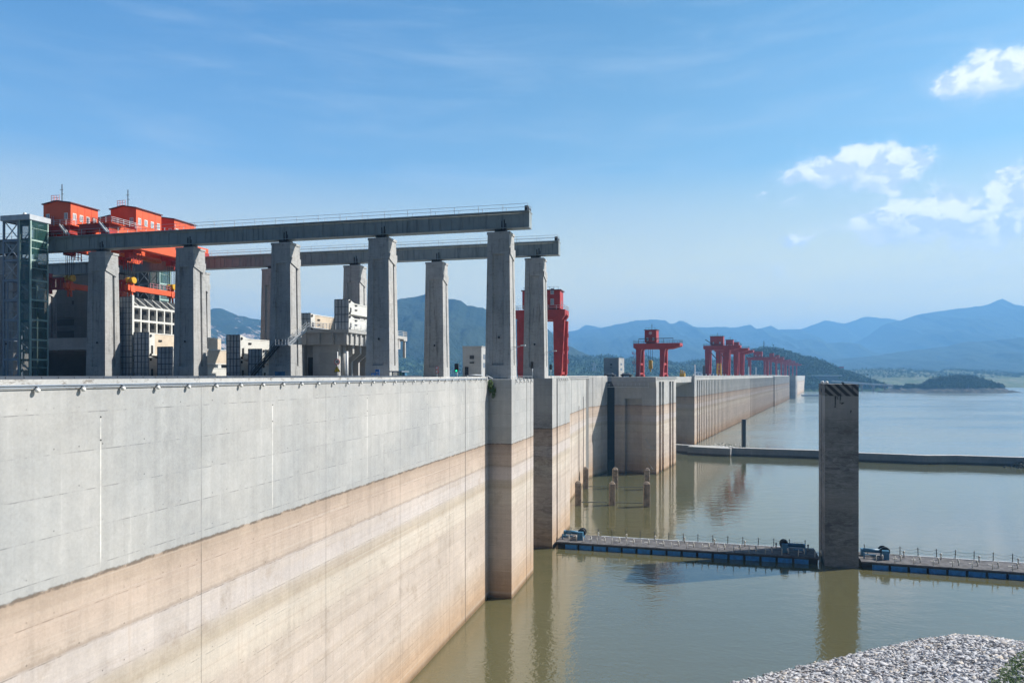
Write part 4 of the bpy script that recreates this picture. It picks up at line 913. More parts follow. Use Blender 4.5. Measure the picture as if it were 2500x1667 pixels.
mb = MB(); mb.box(-93.5, -89.5, 570, 576, 34, 42.0); th.part('wall', mb, M['dark_conc']); mb = MB(); mb.box(-93.7, -89.3, 569.8, 576.2, 42.0, 42.3); th.part('roof', mb, M['crest'])

def post(fr, x, y, z0, z1, r=.06): mb = MB(); mb.cyl((x, y, z0), (x, y, z1), r, n=8); return mb
# speed-limit sign
U_ = lambda px_, s_: None
def upos(px, s):      # w on the line of sight px at distance s along the wall direction
    xr = (px-1250)/1780; D = s/(xr*.242+.9703); return D*(xr*.9703-.242)
def text_mesh(txt, size, depth=.02):
    cu = bpy.data.curves.new('t', 'FONT'); cu.body = txt; cu.size = size; cu.align_x = 'CENTER'; cu.align_y = 'CENTER'; cu.extrude = depth
    o = bpy.data.objects.new('t', cu); COL.objects.link(o); bpy.context.view_layer.update()
    dg = bpy.context.evaluated_depsgraph_get(); me = bpy.data.meshes.new_from_object(o.evaluated_get(dg))
    bpy.data.objects.remove(o); return me
def put_text(th, txt, size, x, y, z, m, parent=None, rz=0.0):
    me = text_mesh(txt, size); me.materials.clear(); me.materials.append(m)
    o = bpy.data.objects.new('lettering', me); COL.objects.link(o); o.parent = parent or th.o
    o.location = (x-th.base[0], y-th.base[1], z-th.base[2]); o.rotation_euler = (R(90), 0, rz); return o
SX = 62.0; w = upos(824, SX)
th = Th('road_sign', 'round 30 speed-limit sign above a yellow warning triangle on one post', 'road sign', 'u', (w, SX, 33.9))
th.part('post', post('u', w, SX, 33.9, 36.9, .05), M['white'])
mb = MB(); mb.cyl((w, SX-.10, 35.95), (w, SX-.07, 35.95), .28, n=20); rg = th.part('speed_disc', mb, M['signred'])
mb = MB(); mb.cyl((w, SX-.125, 35.95), (w, SX-.10, 35.95), .215, n=20); th.part('disc_face', mb, M['white'], rg)
put_text(th, '30', .30, w, SX-.13, 35.95, M['black'], rg)
mb = MB(); mb.yprism([(w-.34, 35.0), (w+.34, 35.0), (w, 35.6)], SX-.10, SX-.07); tr = th.part('warning_triangle', mb, M['black'])
mb = MB(); mb.yprism([(w-.26, 35.045), (w+.26, 35.045), (w, 35.51)], SX-.12, SX-.10); th.part('triangle_face', mb, M['signyellow'], tr)
mb = MB(); mb.bar((w, SX-.13, 35.17), (w, SX-.13, 35.38), .05); mb.bar((w, SX-.13, 35.08), (w, SX-.13, 35.12), .05); th.part('exclamation_mark', mb, M['black'], tr)
# white column behind the sign
th = Th('marker_post', 'white round post just behind the speed-limit sign', 'post', 'u', (w-.1, SX+2, 33.9)); th.part('shaft', post('u', w-.05, SX+2, 33.9, 37.0, .13), M['white'])
# blue signs by pillar
for px_, s_, hh, lab in ((911, 100, .75, 'small blue notice board leaning by the second pillar, left of the pair'), (921, 98, 1.25, 'taller blue notice board with white marks by the second pillar')):
    w = upos(px_, s_); th = Th('notice_board', lab, 'notice board', 'u', (w, s_, 33.9))
    mb = MB(); mb.box(w-.32, w+.32, s_, s_+.06, 34.1, 34.3+hh); bd = th.part('board', mb, M['signblue'])
    mb = MB(); [mb.box(w-.2, w+.2, s_-.02, s_, 34.35+k*.35, 34.5+k*.35) for k in range(2 if hh < 1 else 3)]; th.part('white_mark', mb, M['white'], bd)
    mb = MB(); mb.box(w-.28, w-.22, s_, s_+.05, 33.9, 34.1); mb.box(w+.22, w+.28, s_, s_+.05, 33.9, 34.1); th.part('leg', mb, M['white'])
w = upos(683, 112)
th = Th('information_board', 'pale blue information board at the foot of the third pillar', 'board', 'u', (w, 112, 33.9))
mb = MB(); mb.box(w-.95, w+.95, 112, 112.08, 34.2, 35.35); th.part('panel', mb, M['lightblue']); mb = MB(); mb.bar((w-.8, 112.05, 33.9), (w-.8, 112.05, 34.2), .08); mb.bar((w+.8, 112.05, 33.9), (w+.8, 112.05, 34.2), .08); th.part('leg', mb, M['dark'])
# guard booth
w0, w1 = upos(958, 106), upos(978, 106)
th = Th('guard_booth', 'small green glazed guard booth at the foot of the second pillar', 'booth', 'u', ((w0+w1)/2, 107, 33.9))
mb = MB()
for x in (w0, w1):
    for y in (106, 108.2): mb.bar((x, y, 33.9), (x, y, 35.2), .12)
mb.box(w0, w1, 106, 108.2, 33.9, 34.3); th.part('frame', mb, M['boothgreen'])
mb = MB(); mb.box(w0+.06, w1-.06, 106.05, 108.1, 34.3, 35.2); th.part('glazing', mb, M['glass'])
mb = MB(); mb.box(w0-.35, w1+.35, 105.6, 108.6, 35.2, 35.38); th.part('roof', mb, M['bluesteel'])
mb = MB(); mb.box(w1+.1, w1+.5, 106.5, 107.4, 34.0, 35.1); th.part('side_panel', mb, M['lightblue'])
# traffic lights and small posts
def traffic(px, s, z1, lab, lit):
    w = upos(px, s); th = Th('traffic_light', lab, 'traffic light', 'u', (w, s, 33.9), None)
    th.part('post', post('u', w, s, 33.9, z1, .06), M['lightsteel'])
    mb = MB(); mb.box(w-.28, w+.28, s-.35, s-.08, z1-.2, z1+1.05); hd = th.part('signal_head', mb, M['black'])
    for k, mm in ((0, 'signal' if lit else 'dark'), (1, 'dark'), (2, 'dark')):
        mb = MB(); mb.cyl((w, s-.37, z1+.0+.37*k), (w, s-.35, z1+.0+.37*k), .13, n=10); th.part('lens', mb, M[mm], hd)
traffic(1116, 101, 35.35, 'traffic light showing green, left of the plain concrete house', True)
traffic(1141, 103, 34.9, 'dark traffic light in front of the plain concrete house', False)
traffic(1300, 128, 36.1, 'dark signal on a thin white post above the lock gap', False)
traffic(1345, 170, 36.2, 'dark signal beside the leg of the tallest red gantry', False)
w = upos(1067, 98); th = Th('road_sign', 'two small round signs on one post at the foot of the second-row pillar', 'road sign', 'u', (w, 98, 33.9))
th.part('post', post('u', w, 98, 33.9, 36.0, .05), M['white'])
for z in (35.2, 35.75):
    mb = MB(); mb.cyl((w, 97.88, z), (w, 97.92, z), .25, n=16); d_ = th.part('disc', mb, M['signred']); mb = MB(); mb.cyl((w, 97.85, z), (w, 97.88, z), .18, n=16); th.part('disc_face', mb, M['white'], d_)
w = upos(1175, 107)
th = Th('barrier_rail', 'white pipe barrier on the corner where the long wall meets the first pier', 'barrier', 'u', (w, 107, 34.0))
mb = MB(); mb.cyl((upos(1143, 105), 105, 34.75), (w, 107.5, 34.75), .07, n=8); mb.cyl((upos(1143, 105), 105, 34.0), (upos(1143, 105), 105, 35.5), .06, n=8); mb.cyl((w, 107.5, 34.0), (w, 107.5, 34.75), .06, n=8); mb.cyl((w+.5, 108, 34.7), (w+1.2, 109.2, 34.2), .07, n=8); th.part('pipe', mb, M['lightsteel'])
# street lamps on pillars (arms)
for (ww, ss, lab) in ((-29.5, 117.5, 'bracket lamp on the side of the last first-row pillar'), (-29.5, 145.5, 'bracket lamp on the side of the last second-row pillar')):
    th = Th('bracket_lamp', lab, 'lamp', 'u', (ww, ss, 39)); mb = MB(); mb.bar((ww, ss, 39.3), (ww+2.2, ss, 39.6), .08); mb.bar((ww, ss, 38.9), (ww+1.6, ss, 39.5), .06); th.part('arm', mb, M['lightsteel']); mb = MB(); mb.box(ww+1.7, ww+2.5, ss-.15, ss+.15, 39.55, 39.75); th.part('lamp_head', mb, M['white'])
for i, (t_, q_) in enumerate(((505, -88), (640, -67), (700, -67), (980, -67), (1020, -67))):
    th = Th('crest_post', 'slim white post standing on the distant dam crest', 'post', 'm', (q_, t_, 34), 'slim white posts on the dam crest')
    mb = MB(); mb.bar((q_, t_, 34), (q_, t_, 42), .7); mb.bar((q_, t_, 34), (q_, t_, 35), 1.2); th.part('shaft', mb, M['white'])

# wild shrub on the pier corner
def leafcloud(mb, c, rad, n, size, seed=1, squash=.8):
    r = random.Random(seed)
    for i in range(n):
        while True:
            p = Vector((r.uniform(-1, 1), r.uniform(-1, 1), r.uniform(-1, 1)))
            if p.length < 1: break
        p = Vector(c)+Vector((p.x*rad[0], p.y*rad[1], p.z*rad[2]))
        a = Vector((r.gauss(0, 1), r.gauss(0, 1), r.gauss(0, 1))).normalized(); b_ = a.orthogonal().normalized(); s_ = size*r.uniform(.5, 1.2)
        mb.add([p-a*s_, p+b_*s_*.45, p+a*s_, p-b_*s_*.45], [(0, 1, 2, 3)])
th = Th('shrub', 'wild green shrub growing from the corner between the long wall and the first pier', 'shrub', 'u', (-30.9, 109.4, 32.5))
mb = MB(); leafcloud(mb, (-30.7, 109.3, 33.3), (.45, .5, .8), 160, .16, 3); leafcloud(mb, (-30.4, 109.4, 32.4), (.6, .4, .7), 170, .16, 4); leafcloud(mb, (-30.3, 109.5, 31.5), (.35, .3, .4), 60, .15, 5); th.part('leaves', mb, M['green'])
mb = MB(); mb.bar((-31.05, 109.7, 31.5), (-30.6, 109.3, 33.6), .05); mb.bar((-31, 109.7, 32), (-30.2, 109.4, 32.6), .04); th.part('stem', mb, M['bark'])

# ------------------------------------------------------------------ concrete tower in the water
def tfrm(X, Y): N, U, a = FR['t']; return (X*N[0]+Y*N[1], X*U[0]+Y*U[1])
tx, ty = tfrm(57.0, 132.8)
th = Th('guide_tower', 'tall square concrete tower standing in the water with black hazard stripes at its top', 'tower', 't', (tx+2.8, ty+5.8, 0))
def tpoly(e=0.0): return [(tx-e, ty-e), (tx+5.6+e, ty-e), (tx+5.6+e, ty+11.7+e), (tx-e, ty+11.7+e), (tx-e, ty+7.2), (tx+.9, ty+7.2), (tx+.9, ty+6.0), (tx-e, ty+6.0)]
mb = MB(); mb.prism(tpoly(), -5, 30.95); th.part('shaft', mb, M['tower'])
mb = MB(); mb.prism(tpoly(.004), 30.95, 33.08); th.part('striped_head', mb, M['hazard'])
mb = MB(); mb.ball((tx+.4, ty+1.2, 33.35), .32, 10, 7); mb.ball((tx+.3, ty+7.8, 33.35), .32, 10, 7); th.part('float_ball', mb, M['globe'])
mb = MB(); mb.box(tx+2.9, tx+3.3, ty+.3, ty+.6, 33.08, 33.35); mb.box(tx+2.75, tx+3.15, ty+.25, ty+.65, 33.3, 33.48); th.part('lamp', mb, M['black'])
r = random.Random(5)
mb = MB()
for (x0, wd_, zt_, ln) in ((1.6, .34, 30.95, 2.1), (2.1, .16, 30.95, .6), (2.5, .22, 30.95, 1.3), (2.75, .5, 29.8, .35), (4.2, .3, 28.4, .5)):
    x0 += tx; L_ = [(x0+r.uniform(-.05, .05), zt_-ln*k/6) for k in range(7)]; Rr_ = [(x0+wd_*(1-.45*k/6)+r.uniform(-.07, .07), zt_-ln*k/6+r.uniform(-.05, .05)) for k in range(7)]
    mb.add([(x, ty-.012, z) for x, z in L_]+[(x, ty-.012, z) for x, z in Rr_[::-1]], [tuple(range(14))])
th.part('black_drip', mb, M['black_stain'])

# ------------------------------------------------------------------ floating debris barriers
def boom(label, P0, P1, depth, npan, wl, winches, grp):
    P0, P1 = Vector(P0), Vector(P1); d = (P1-P0); L = d.length; d.normalize(); ang = math.atan2(d.y, d.x)
    FR['b'] = ((d.x, d.y), (-d.y, d.x), ang); N, U = Vector(FR['b'][0]), Vector(FR['b'][1])
    bx, by = P0.dot(N), P0.dot(U)
    th = Th('floating_barrier', label, 'floating barrier', 'b', (bx+L/2, by+depth/2, 0), grp)
    mb = MB(); mb.box(bx, bx+L, by, by+depth, 1.05, 1.3); th.part('deck', mb, M['deckmat'])
    mb = MB(); mb.box(bx+.2, bx+L-.2, by+.5, by+depth-.3, -1, 1.05); mb.box(bx, bx+L, by+.02, by+.4, .88, 1.04); th.part('frame', mb, M['black'])
    mb = MB(); mb.box(bx+8, bx+L, by+depth-.5, by+depth+.05, 1.3, 1.33); th.part('deck_edge', mb, M['gate_grey'])
    pt = (L-3.2)/npan; p0 = None
    for i in range(npan):
        if p0 is None:
            mb = MB(); x = bx+1.6; mb.box(x+.22, x+pt-.22, by+.06, by+.5, -.5, .88); p0 = th.part('pontoon', mb, M['blue'])
            mb = MB(); mb.box(x+.22, x+pt-.22, by+.02, by+.06, .80, .88); mb.box(x+pt-.30, x+pt-.22, by+.02, by+.06, -.2, .80); r0 = th.part('pontoon_rim', mb, M['lightblue'], p0)
        else:
            c_ = p0.copy(); COL.objects.link(c_); c_.parent = th.o; c_.location = (i*pt, 0, 0); e_ = r0.copy(); COL.objects.link(e_); e_.parent = c_
    rr = random.Random(3); n = npan
    back = None; fronts = None
    for i in range(n+1):
        x = bx+1.6+i*pt
        mb = MB(); mb.cyl((x, by+depth-.2, 1.3), (x+rr.uniform(-.05, .05), by+depth-.2, 2.85), .075, n=6); th.part('rear_post', mb, M['dark'])
        mb = MB(); mb.cyl((x+.9, by+.5, 1.3), (x+.9+rr.uniform(-.08, .08), by+.5, 2.5), .07, n=6); th.part('front_post', mb, M['post'])
        mb = MB(); mb.cyl((x+2.2, by+1.9+.5*(i % 2), 1.3), (x+2.2, by+1.9+.5*(i % 2), 2.0), .11, n=8); mb.ball((x+2.1, by+1.9+.5*(i % 2), 2.1), .18, 8, 6, 1.5); th.part('vent_cowl', mb, M['post'])
        if i % 2 == 0:
            mb = MB(); mb.cyl((x+.3, by+depth-2.0, 1.3), (x+.3, by+depth-2.0, 2.2), .12, n=8); mb.ball((x+.3, by+depth-2.0, 2.25), .2, 8, 6, 1.2); th.part('mooring_bitt', mb, M['post'])
        mb = MB(); mb.box(x+1.2, x+1.9, by+3.6, by+3.9, 1.3, 1.38); th.part('hatch', mb, M['post'])
    mb = MB()
    for i in range(n):
        for zt_, sg in ((2.65, .35), (2.1, .35)):
            pr = None
            for k in range(9):
                f = k/8; p = Vector((bx+1.6+(i+f)*pt, by+depth-.2, zt_-sg*4*f*(1-f)))
                if pr is not None: mb.bar(pr, p, .035)
                pr = p
    th.part('chain', mb, M['dark'])
    for wx, sg in winches:
        x = bx+wx
        t2 = th
        mb = MB(); mb.box(x-.55, x+.55, by+2.4, by+3.4, 1.3, 2.9); mb.box(x-.5, x+.5, by+4.4, by+5.4, 1.3, 2.8); w_ = th.part('winch_cabinet', mb, M['lightblue'])
        mb = MB(); mb.cyl((x+.1*sg, by+3.5, 2.6), (x+.1*sg, by+3.9, 2.6), .8, n=16); mb.cyl((x, by+5.5, 2.4), (x, by+5.8, 2.4), .8, n=16); th.part('winch_wheel', mb, M['black'], w_)
        mb = MB(); mb.cyl((x-.6*sg, by+4.9, 2.3), (x-3.4*sg, by+4.9, 2.3), .38, n=14); mb.box(x-3.8*sg, x-3.4*sg, by+4.4, by+5.4, 1.3, 2.6); mb.bar((x-1.5*sg, by+2.6, 2.0), (x-3.6*sg, by+2.6, 2.0), .2); mb.box(x-3.7*sg, x-3.5*sg, by+2.4, by+2.6, 1.3, 2.4); th.part('winch_drum', mb, M['lightblue'], w_)
    return th
boom('floating debris barrier of blue pontoons between the second pier and the striped tower', (8.9, 146.6), (56.3, 133.5), 7.6, 16, 0, [(4.4, 1), (43.5, -1)], 'floating debris barriers')
boom('floating debris barrier of blue pontoons running from the striped tower to the right edge', (62.8, 131.0), (112.0, 115.8), 7.6, 16, 0, [(4.4, 1)], 'floating debris barriers')

# posts standing in the water below the bent wall
def pile(label, px, D, wdt, h, grp='concrete piles in the basin'):
    p = at(px, 916, D); n = 8
    mb = MB(); r_ = wdt/2*1.08; a0 = math.pi/8
    a0 = math.atan2(p.x, p.y)-R(3); ca, sa = math.cos(-a0), math.sin(-a0); hh = wdt/2
    sq = [(-hh+.15, -hh), (hh-.15, -hh), (hh, -hh+.15), (hh, hh-.15), (hh-.15, hh), (-hh+.15, hh), (-hh, hh-.15), (-hh, -hh+.15)]
    pl_ = [(p.x+x*ca-y*sa, p.y+x*sa+y*ca) for x, y in sq]
    pt_ = [(p.x+.4*(x*ca-y*sa), p.y+.4*(x*sa+y*ca)) for x, y in sq]
    th = Th('basin_pile', label, 'pile', 'x', (p.x, p.y, 0), grp)
    mb.prism(pl_, -5, h-.6); th.part('shaft', mb, M['pile']); mb = MB(); mb.loft(pl_, h-.6, pt_, h); th.part('cap', mb, M['pile'])
for px, D, wd_, h, lab in ((1411.5, 195, 1.65, 6.5, 'concrete pile in the water nearest the bent wall, front one'), (1430, 224, 1.6, 6.6, 'concrete pile close to the bent wall, rear one'),
                           (1502, 224, 1.7, 6.4, 'rear middle concrete pile in front of the intake block'), (1494.5, 195, 1.65, 6.3, 'front middle concrete pile with a thin rod beside it'), (1579, 193, 1.75, 6.6, 'concrete pile nearest the lit corner of the intake block, front one'), (1580, 222, 1.6, 6.5, 'concrete pile hidden behind the rightmost pile, by the intake block')):
    pile(lab, px, D, wd_, h)
for (a, b_) in (((1411, 200), (1579, 198)), ((1430, 228), (1580, 226))):
    p, q = at(a[0], 916, a[1]), at(b_[0], 916, b_[1])
    mb = MB(); mb.bar((p.x, p.y, .02), (q.x, q.y, .02), .5, .12); solo('mooring_beam', mb, M['dark'], 'x', (p.x, p.y, 0), 'thin dark beam at water level joining the %s piles' % ('front' if a[1] < 210 else 'rear'), 'beam')

# floating guide wall across the lake arm
def wallseg(pts_, h, t, label, name='guide_wall'):
    mb = MB(); n = len(pts_)
    back = []
    for i, p in enumerate(pts_):
        a = Vector(pts_[max(0, i-1)]); b_ = Vector(pts_[min(n-1, i+1)]); d = (b_-a).normalized(); back.append((p[0]-d.y*t, p[1]+d.x*t))
    mb.prism(list(pts_)+back[::-1], -3, h)
    base = (pts_[0][0], pts_[0][1], 0); th = Th(name, label, 'guide wall', 'x', base); th.part('wall_body', mb, M['low_wall'])
    mb2 = MB()
    b2 = [((p[0]*.9+q[0]*.1), (p[1]*.9+q[1]*.1)) for p, q in zip(pts_, back)]
    mb2.prism([(p[0]+.0, p[1]-.08) for p in pts_]+back[::-1], h, h+.12); th.part('coping', mb2, M['parapet'])
wallseg([(70, 331), (80, 324.5)], 3.4, 3, 'short low concrete wall against the foot of the dam recess')
wallseg([(77.1, 320.5), (93.2, 311.5)], 3.3, 9, 'broad low concrete block standing forward at the left end of the long guide wall')
wallseg([(93.6, 315.4), (127.7, 303.5), (139.3, 294.5), (162.3, 284.6), (174, 284.8), (191, 279), (260, 258)], 3.3, 3, 'long low concrete guide wall crossing the lake to the right edge')
p = at(1816.5, 916, 353)
th = Th('mooring_pile', 'dark steel post standing in the lake beyond the guide wall', 'mooring post', 'x', (p.x, p.y, 0)); mb = MB(); mb.box(p.x-.95, p.x+.55, p.y-.9, p.y+.9, -3, 13.4); th.part('shaft', mb, M['dark'])
mb = MB()
for k in range(13): mb.box(p.x+.55, p.x+.95, p.y-.5, p.y+.5, .6+k, 1.1+k)
th.part('fender', mb, M['lightsteel'])

# rubble heap on the end of the guide wall, driftwood by the dam
def rocks(name, n, place, size, mtl, label, cat, kind, seed, flat=.6):
    r = np.random.default_rng(seed)
    base = np.array([(-1, -1, -.6), (1, -1, -.7), (1.1, .9, -.6), (-.9, 1, -.6), (-.8, -.7, .5), (.7, -.9, .45), (.8, .6, .55), (-.6, .8, .5)])*.5
    fc = [(0, 3, 2, 1), (4, 5, 6, 7), (0, 1, 5, 4), (1, 2, 6, 5), (2, 3, 7, 6), (3, 0, 4, 7)]
    V = np.zeros((n*8, 3)); 
    for i in range(n):
        c_, nrm, s = place(i, r)
        b_ = base*np.array([s*r.uniform(.8, 1.5), s*r.uniform(.6, 1.1), s*flat*r.uniform(.6, 1.2)])+r.normal(0, .09*s, (8, 3))
        a = r.uniform(0, 2*math.pi) if flat > .8 else r.normal(.5, .7)
        tl = Matrix.Rotation(a, 3, 'Z'); t2 = Matrix.Rotation(r.normal(-.30, .22), 3, 'X') @ Matrix.Rotation(r.normal(.15, .25), 3, 'Y')
        V[i*8:(i+1)*8] = b_ @ np.array(tl @ t2).T + np.array(c_)
    F = (np.arange(n)[:, None, None]*8+np.array(fc)[None]).reshape(-1, 4)
    me = bpy.data.meshes.new(name); me.vertices.add(n*8); me.vertices.foreach_set('co', V.ravel())
    me.loops.add(F.size); me.loops.foreach_set('vertex_index', F.ravel().astype(np.int32)); me.polygons.add(len(F)); me.polygons.foreach_set('loop_start', np.arange(0, F.size, 4, dtype=np.int32)); me.update(calc_edges=True)
    o = bpy.data.objects.new(name, me); COL.objects.link(o); me.materials.append(mtl); setp(o, label, cat, kind=kind); return o
def pl_heap(i, r):
    a, b_ = r.normal(0, 5), r.normal(0, 3); return (200+a, 276+b_, max(0, 3.6-.3*(abs(a)+abs(b_)))+r.uniform(-.2, .3)), None, r.uniform(.5, 1.3)
rocks('rubble_heap', 320, pl_heap, 1, M['bankrock'], 'heap of broken rock at the right end of the guide wall', 'rubble', 'stuff', 11, .85)
def pl_drift(i, r):
    t_ = r.beta(1.2, 2.0); X = 92+t_*20+r.normal(0, 1.5); Y = 343+t_*26+r.normal(0, 5)
    q = X*.9138-Y*.4062
    if q < QF+.6: X += (QF+.8-q)
    return (X, Y, .03), None, r.uniform(.3, 1.1)
rocks('driftwood', 420, pl_drift, 1, M['post'], 'pale driftwood and rubbish floating at the foot of the dam', 'driftwood', 'stuff', 12, .2)

# ------------------------------------------------------------------ stone bank in the right foreground
def bank_h(X, Y):
    # waterline runs through (24.9,82.2) (43.5,91.1) (59.6,98.2) (66.3,94.6); the bank rises towards the camera
    pts_ = [(-20, 60.7), (24.9, 82.2), (43.5, 91.1), (54, 95.9), (59.6, 97.6), (63, 96.8), (68, 93.5), (84, 83), (140, 46)]
    yl = np.interp(X, [p[0] for p in pts_], [p[1] for p in pts_])
    d = (yl-Y)*.80
    return np.where(d > 0, d*.30-.0015*d*d, d*.45)
gx = np.linspace(0, 105, 106); gy = np.linspace(52, 104, 53); GX, GY = np.meshgrid(gx, gy); GZ = bank_h(GX, GY)+rng.normal(0, .05, GX.shape)-.12
mb = MB(); mb.v = [tuple(v) for v in np.stack([GX, GY, GZ], -1).reshape(-1, 3)]; nx_ = len(gx)
mb.f = [(j*nx_+i, j*nx_+i+1, (j+1)*nx_+i+1, (j+1)*nx_+i) for j in range(len(gy)-1) for i in range(nx_-1)]; mb.sm = [True]*len(mb.f)
solo('bank_terrain', mb, M['stony'], 'x', (0, 0, 0), None, None, kind='structure')
def pl_bank(i, r):
    for _ in range(60):
        Y = r.uniform(62, 99); X = r.uniform(max(12, (500/1780)*Y-4), .76*Y+3)
        z = float(bank_h(X, Y))
        if z > -.12: return (X, Y, z+r.uniform(-.06, .12)), None, r.choice([.2, .32, .42, .55, .78], p=[.36, .32, .20, .09, .03])
    return (30, 60, 0), None, .4
rocks('riprap', 27000, pl_bank, 1, M['stone'], 'bank of broken pale grey stone in the bottom right corner', 'riprap', 'stuff', 13, .42)
mb = MB(); rr = random.Random(8)
for i in range(420):
    Y = rr.uniform(68, 84); X = (1165+rr.uniform(0, 130))/1780*Y; 
    if X/Y < .662+.0035*(Y-72) : continue
    z = float(bank_h(X, Y)); s_ = rr.uniform(.15, .45)
    leafcloud(mb, (X, Y, z+s_*.4+.1), (s_, s_, s_*.7), 16, .12, i)
o = solo('weeds', mb, M['green'], 'x', (0, 0, 0), 'bright green weeds growing among the bank stones at the right edge', 'weeds', kind='stuff')

# ------------------------------------------------------------------ far terrain
def fbm2(x, y, seed, octv=6, lac=2.05, gain=.52):
    r = np.random.default_rng(seed); out = np.zeros_like(x); amp = 1.0; f = 1.0
    for k in range(octv):
        a = r.uniform(0, 2*np.pi, 4); p = r.uniform(0, 100, 4)
        n = sum(np.sin(f*(x*math.cos(a[j])+y*math.sin(a[j]))*(1+.37*j)+p[j]+1.7*np.sin(f*.6*(x*math.sin(a[j])-y*math.cos(a[j]))+p[(j+1) % 4])) for j in range(4))/4
        out += amp*(1-2*np.abs(n)); amp *= gain; f *= lac
    return out
def ridge(name, D, prof, depth, mtl, seed, rough=.10, nx=260, ny=34, zb=-4, backk=1.0, base_front=None, label=None, wl=None):
    """a real hill: crest line surveyed by bearing and elevation at distance D, slopes with spurs in front and behind"""
    xs = np.array([p[0] for p in prof], float); ys = np.array([p[1] for p in prof], float)
    t = np.linspace(xs[0], xs[-1], nx); crest_px = np.interp(t, xs, ys)
    X = (t-1250)/1780*D; H = EYE+(916-crest_px)/1780*D
    H = np.maximum(H, 1)
    wlx = wl or D*.10
    H = H+fbm2(X/wlx*3, X*0, seed)*D*.0010+fbm2(X/wlx*14, X*0, seed+9, 3)*D*.0006
    v = np.concatenate([np.linspace(-1, 0, ny), np.linspace(0, 1, 8)[1:]])
    VX, VV = np.meshgrid(np.arange(nx), v)
    Xg = X[VX]; Hg = H[VX]; cr = D+fbm2(Xg/wlx, Xg*0, seed+1)*depth*.12
    a = np.abs(VV); prof_ = np.where(VV < 0, (1-a)**.85*(1-.15*np.sin(a*np.pi)), (1-a)**1.1)
    Yg = cr+VV*depth*np.where(VV < 0, 1, backk)
    spur = fbm2(Xg/wlx*2.2, Yg/wlx*1.3, seed+2)
    Z = zb+(Hg-zb)*np.clip(prof_+rough*spur*np.sin(np.clip(a, 0, 1)*np.pi)*np.where(a < .15, .6, 1), 0, None)
    vis = EYE+(Hg-EYE)*(Yg/D)                 # keep the crest the visible skyline
    Z = np.where(VV < 0, np.minimum(Z, np.maximum(vis-.004*D*a, zb)), Z)
    Z = np.where(a > .999, zb, Z)
    Xw = Xg*(Yg/D)*.35+Xg*.65
    me = MB(); me.v = [tuple(q) for q in np.stack([Xw, Yg, Z], -1).reshape(-1, 3)]; rws = len(v)
    me.f = [(j*nx+i, j*nx+i+1, (j+1)*nx+i+1, (j+1)*nx+i) for j in range(rws-1) for i in range(nx-1)]; me.sm = [True]*len(me.f)
    o = solo(name, me, mtl, 'x', (0, 0, 0), None, None, kind='structure')
    return Xw, Yg, Z
P1 = [(-900, 800), (-400, 770), (0, 790), (200, 778), (400, 772), (500, 767), (528, 759), (553, 761), (580, 774), (611, 779), (650, 784), (744, 800), (900, 830), (1000, 850)]
ridge('mountain', 4300, P1, 1800, M['mtn_rock'], 21)
P2 = [(700, 830), (800, 800), (900, 770), (969, 735), (1010, 722), (1039, 715), (1060, 722), (1094, 732), (1126, 735), (1142, 750), (1177, 751), (1193, 759), (1240, 766), (1263, 770), (1285, 780), (1339, 796), (1360, 818), (1387, 840), (1419, 856), (1500, 880), (1600, 900)]
ridge('mountain', 3500, P2, 1200, M['mtn'], 22)
P3 = [(1150, 840), (1280, 815), (1380, 805), (1410, 802), (1478, 799), (1523, 789), (1560, 783), (1606, 779), (1633, 779), (1643, 787), (1657, 786), (1673, 778), (1692, 783), (1716, 793), (1745, 795), (1776, 793), (1820, 793), (1853, 788), (1871, 798), (1910, 790), (1930, 795), (1975, 798), (2005, 811), (2035, 838), (2064, 856), (2100, 875), (2180, 900)]
ridge('mountain', 8500, P3, 3600, M['mtn'], 23, nx=380)
P4 = [(1330, 830), (1380, 812), (1416, 802), (1434, 791), (1454, 795), (1490, 803), (1600, 815), (1800, 820), (1940, 812), (1981, 798), (2017, 783), (2035, 784), (2064, 792), (2085, 785), (2126, 774), (2150, 779), (2190, 781), (2240, 790), (2300, 800), (2500, 820)]
ridge('mountain', 9800, P4, 2000, M['mtn'], 24, nx=300, wl=1200)
P5 = [(1990, 900), (2040, 880), (2083, 850), (2125, 838), (2168, 813), (2185, 798), (2200, 786), (2227, 779), (2285, 760), (2325, 755), (2360, 752), (2413, 744), (2450, 733), (2477, 726), (2500, 734), (2600, 738), (2900, 740), (3400, 790)]
ridge('mountain', 7800, P5, 3400, M['mtn'], 25, nx=340)
P6 = [(1960, 900), (2000, 890), (2073, 877), (2120, 872), (2179, 866), (2285, 850), (2340, 842), (2391, 834), (2450, 829), (2500, 824), (2700, 830), (3100, 860)]
ridge('mountain', 5000, P6, 1800, M['mtn'], 26)
P7 = [(-900, 880), (200, 880), (700, 878), (960, 868), (1050, 872), (1190, 870), (1280, 862), (1340, 866), (1380, 868), (1410, 874), (1448, 878), (1484, 874), (1520, 878), (1558, 875), (1580, 866), (1600, 877), (1636, 880), (1655, 889), (1672, 890), (1695, 886), (1722, 884), (1767, 883), (1811, 874), (1850, 880), (1950, 900)]
h7 = ridge('wooded_hills', 2600, P7, 900, M['hill'], 27, nx=420, wl=250)
P8 = [(1740, 912), (1780, 893), (1809, 876), (1826, 869), (1841, 862), (1862, 857), (1886, 857), (1916, 861), (1945, 868), (1975, 876), (2005, 885), (2029, 893), (2050, 905), (2064, 913), (2090, 918)]
h8 = ridge('wooded_hills', 1850, P8, 330, M['hill'], 28, nx=200, wl=120)
P9 = [(1990, 918), (2040, 914), (2080, 909), (2116, 904), (2142, 902), (2205, 904), (2240, 908), (2282, 912), (2303, 910), (2330, 904), (2373, 903), (2385, 906), (2419, 907), (2469, 909), (2491, 915), (2520, 917), (2700, 905), (3200, 900)]
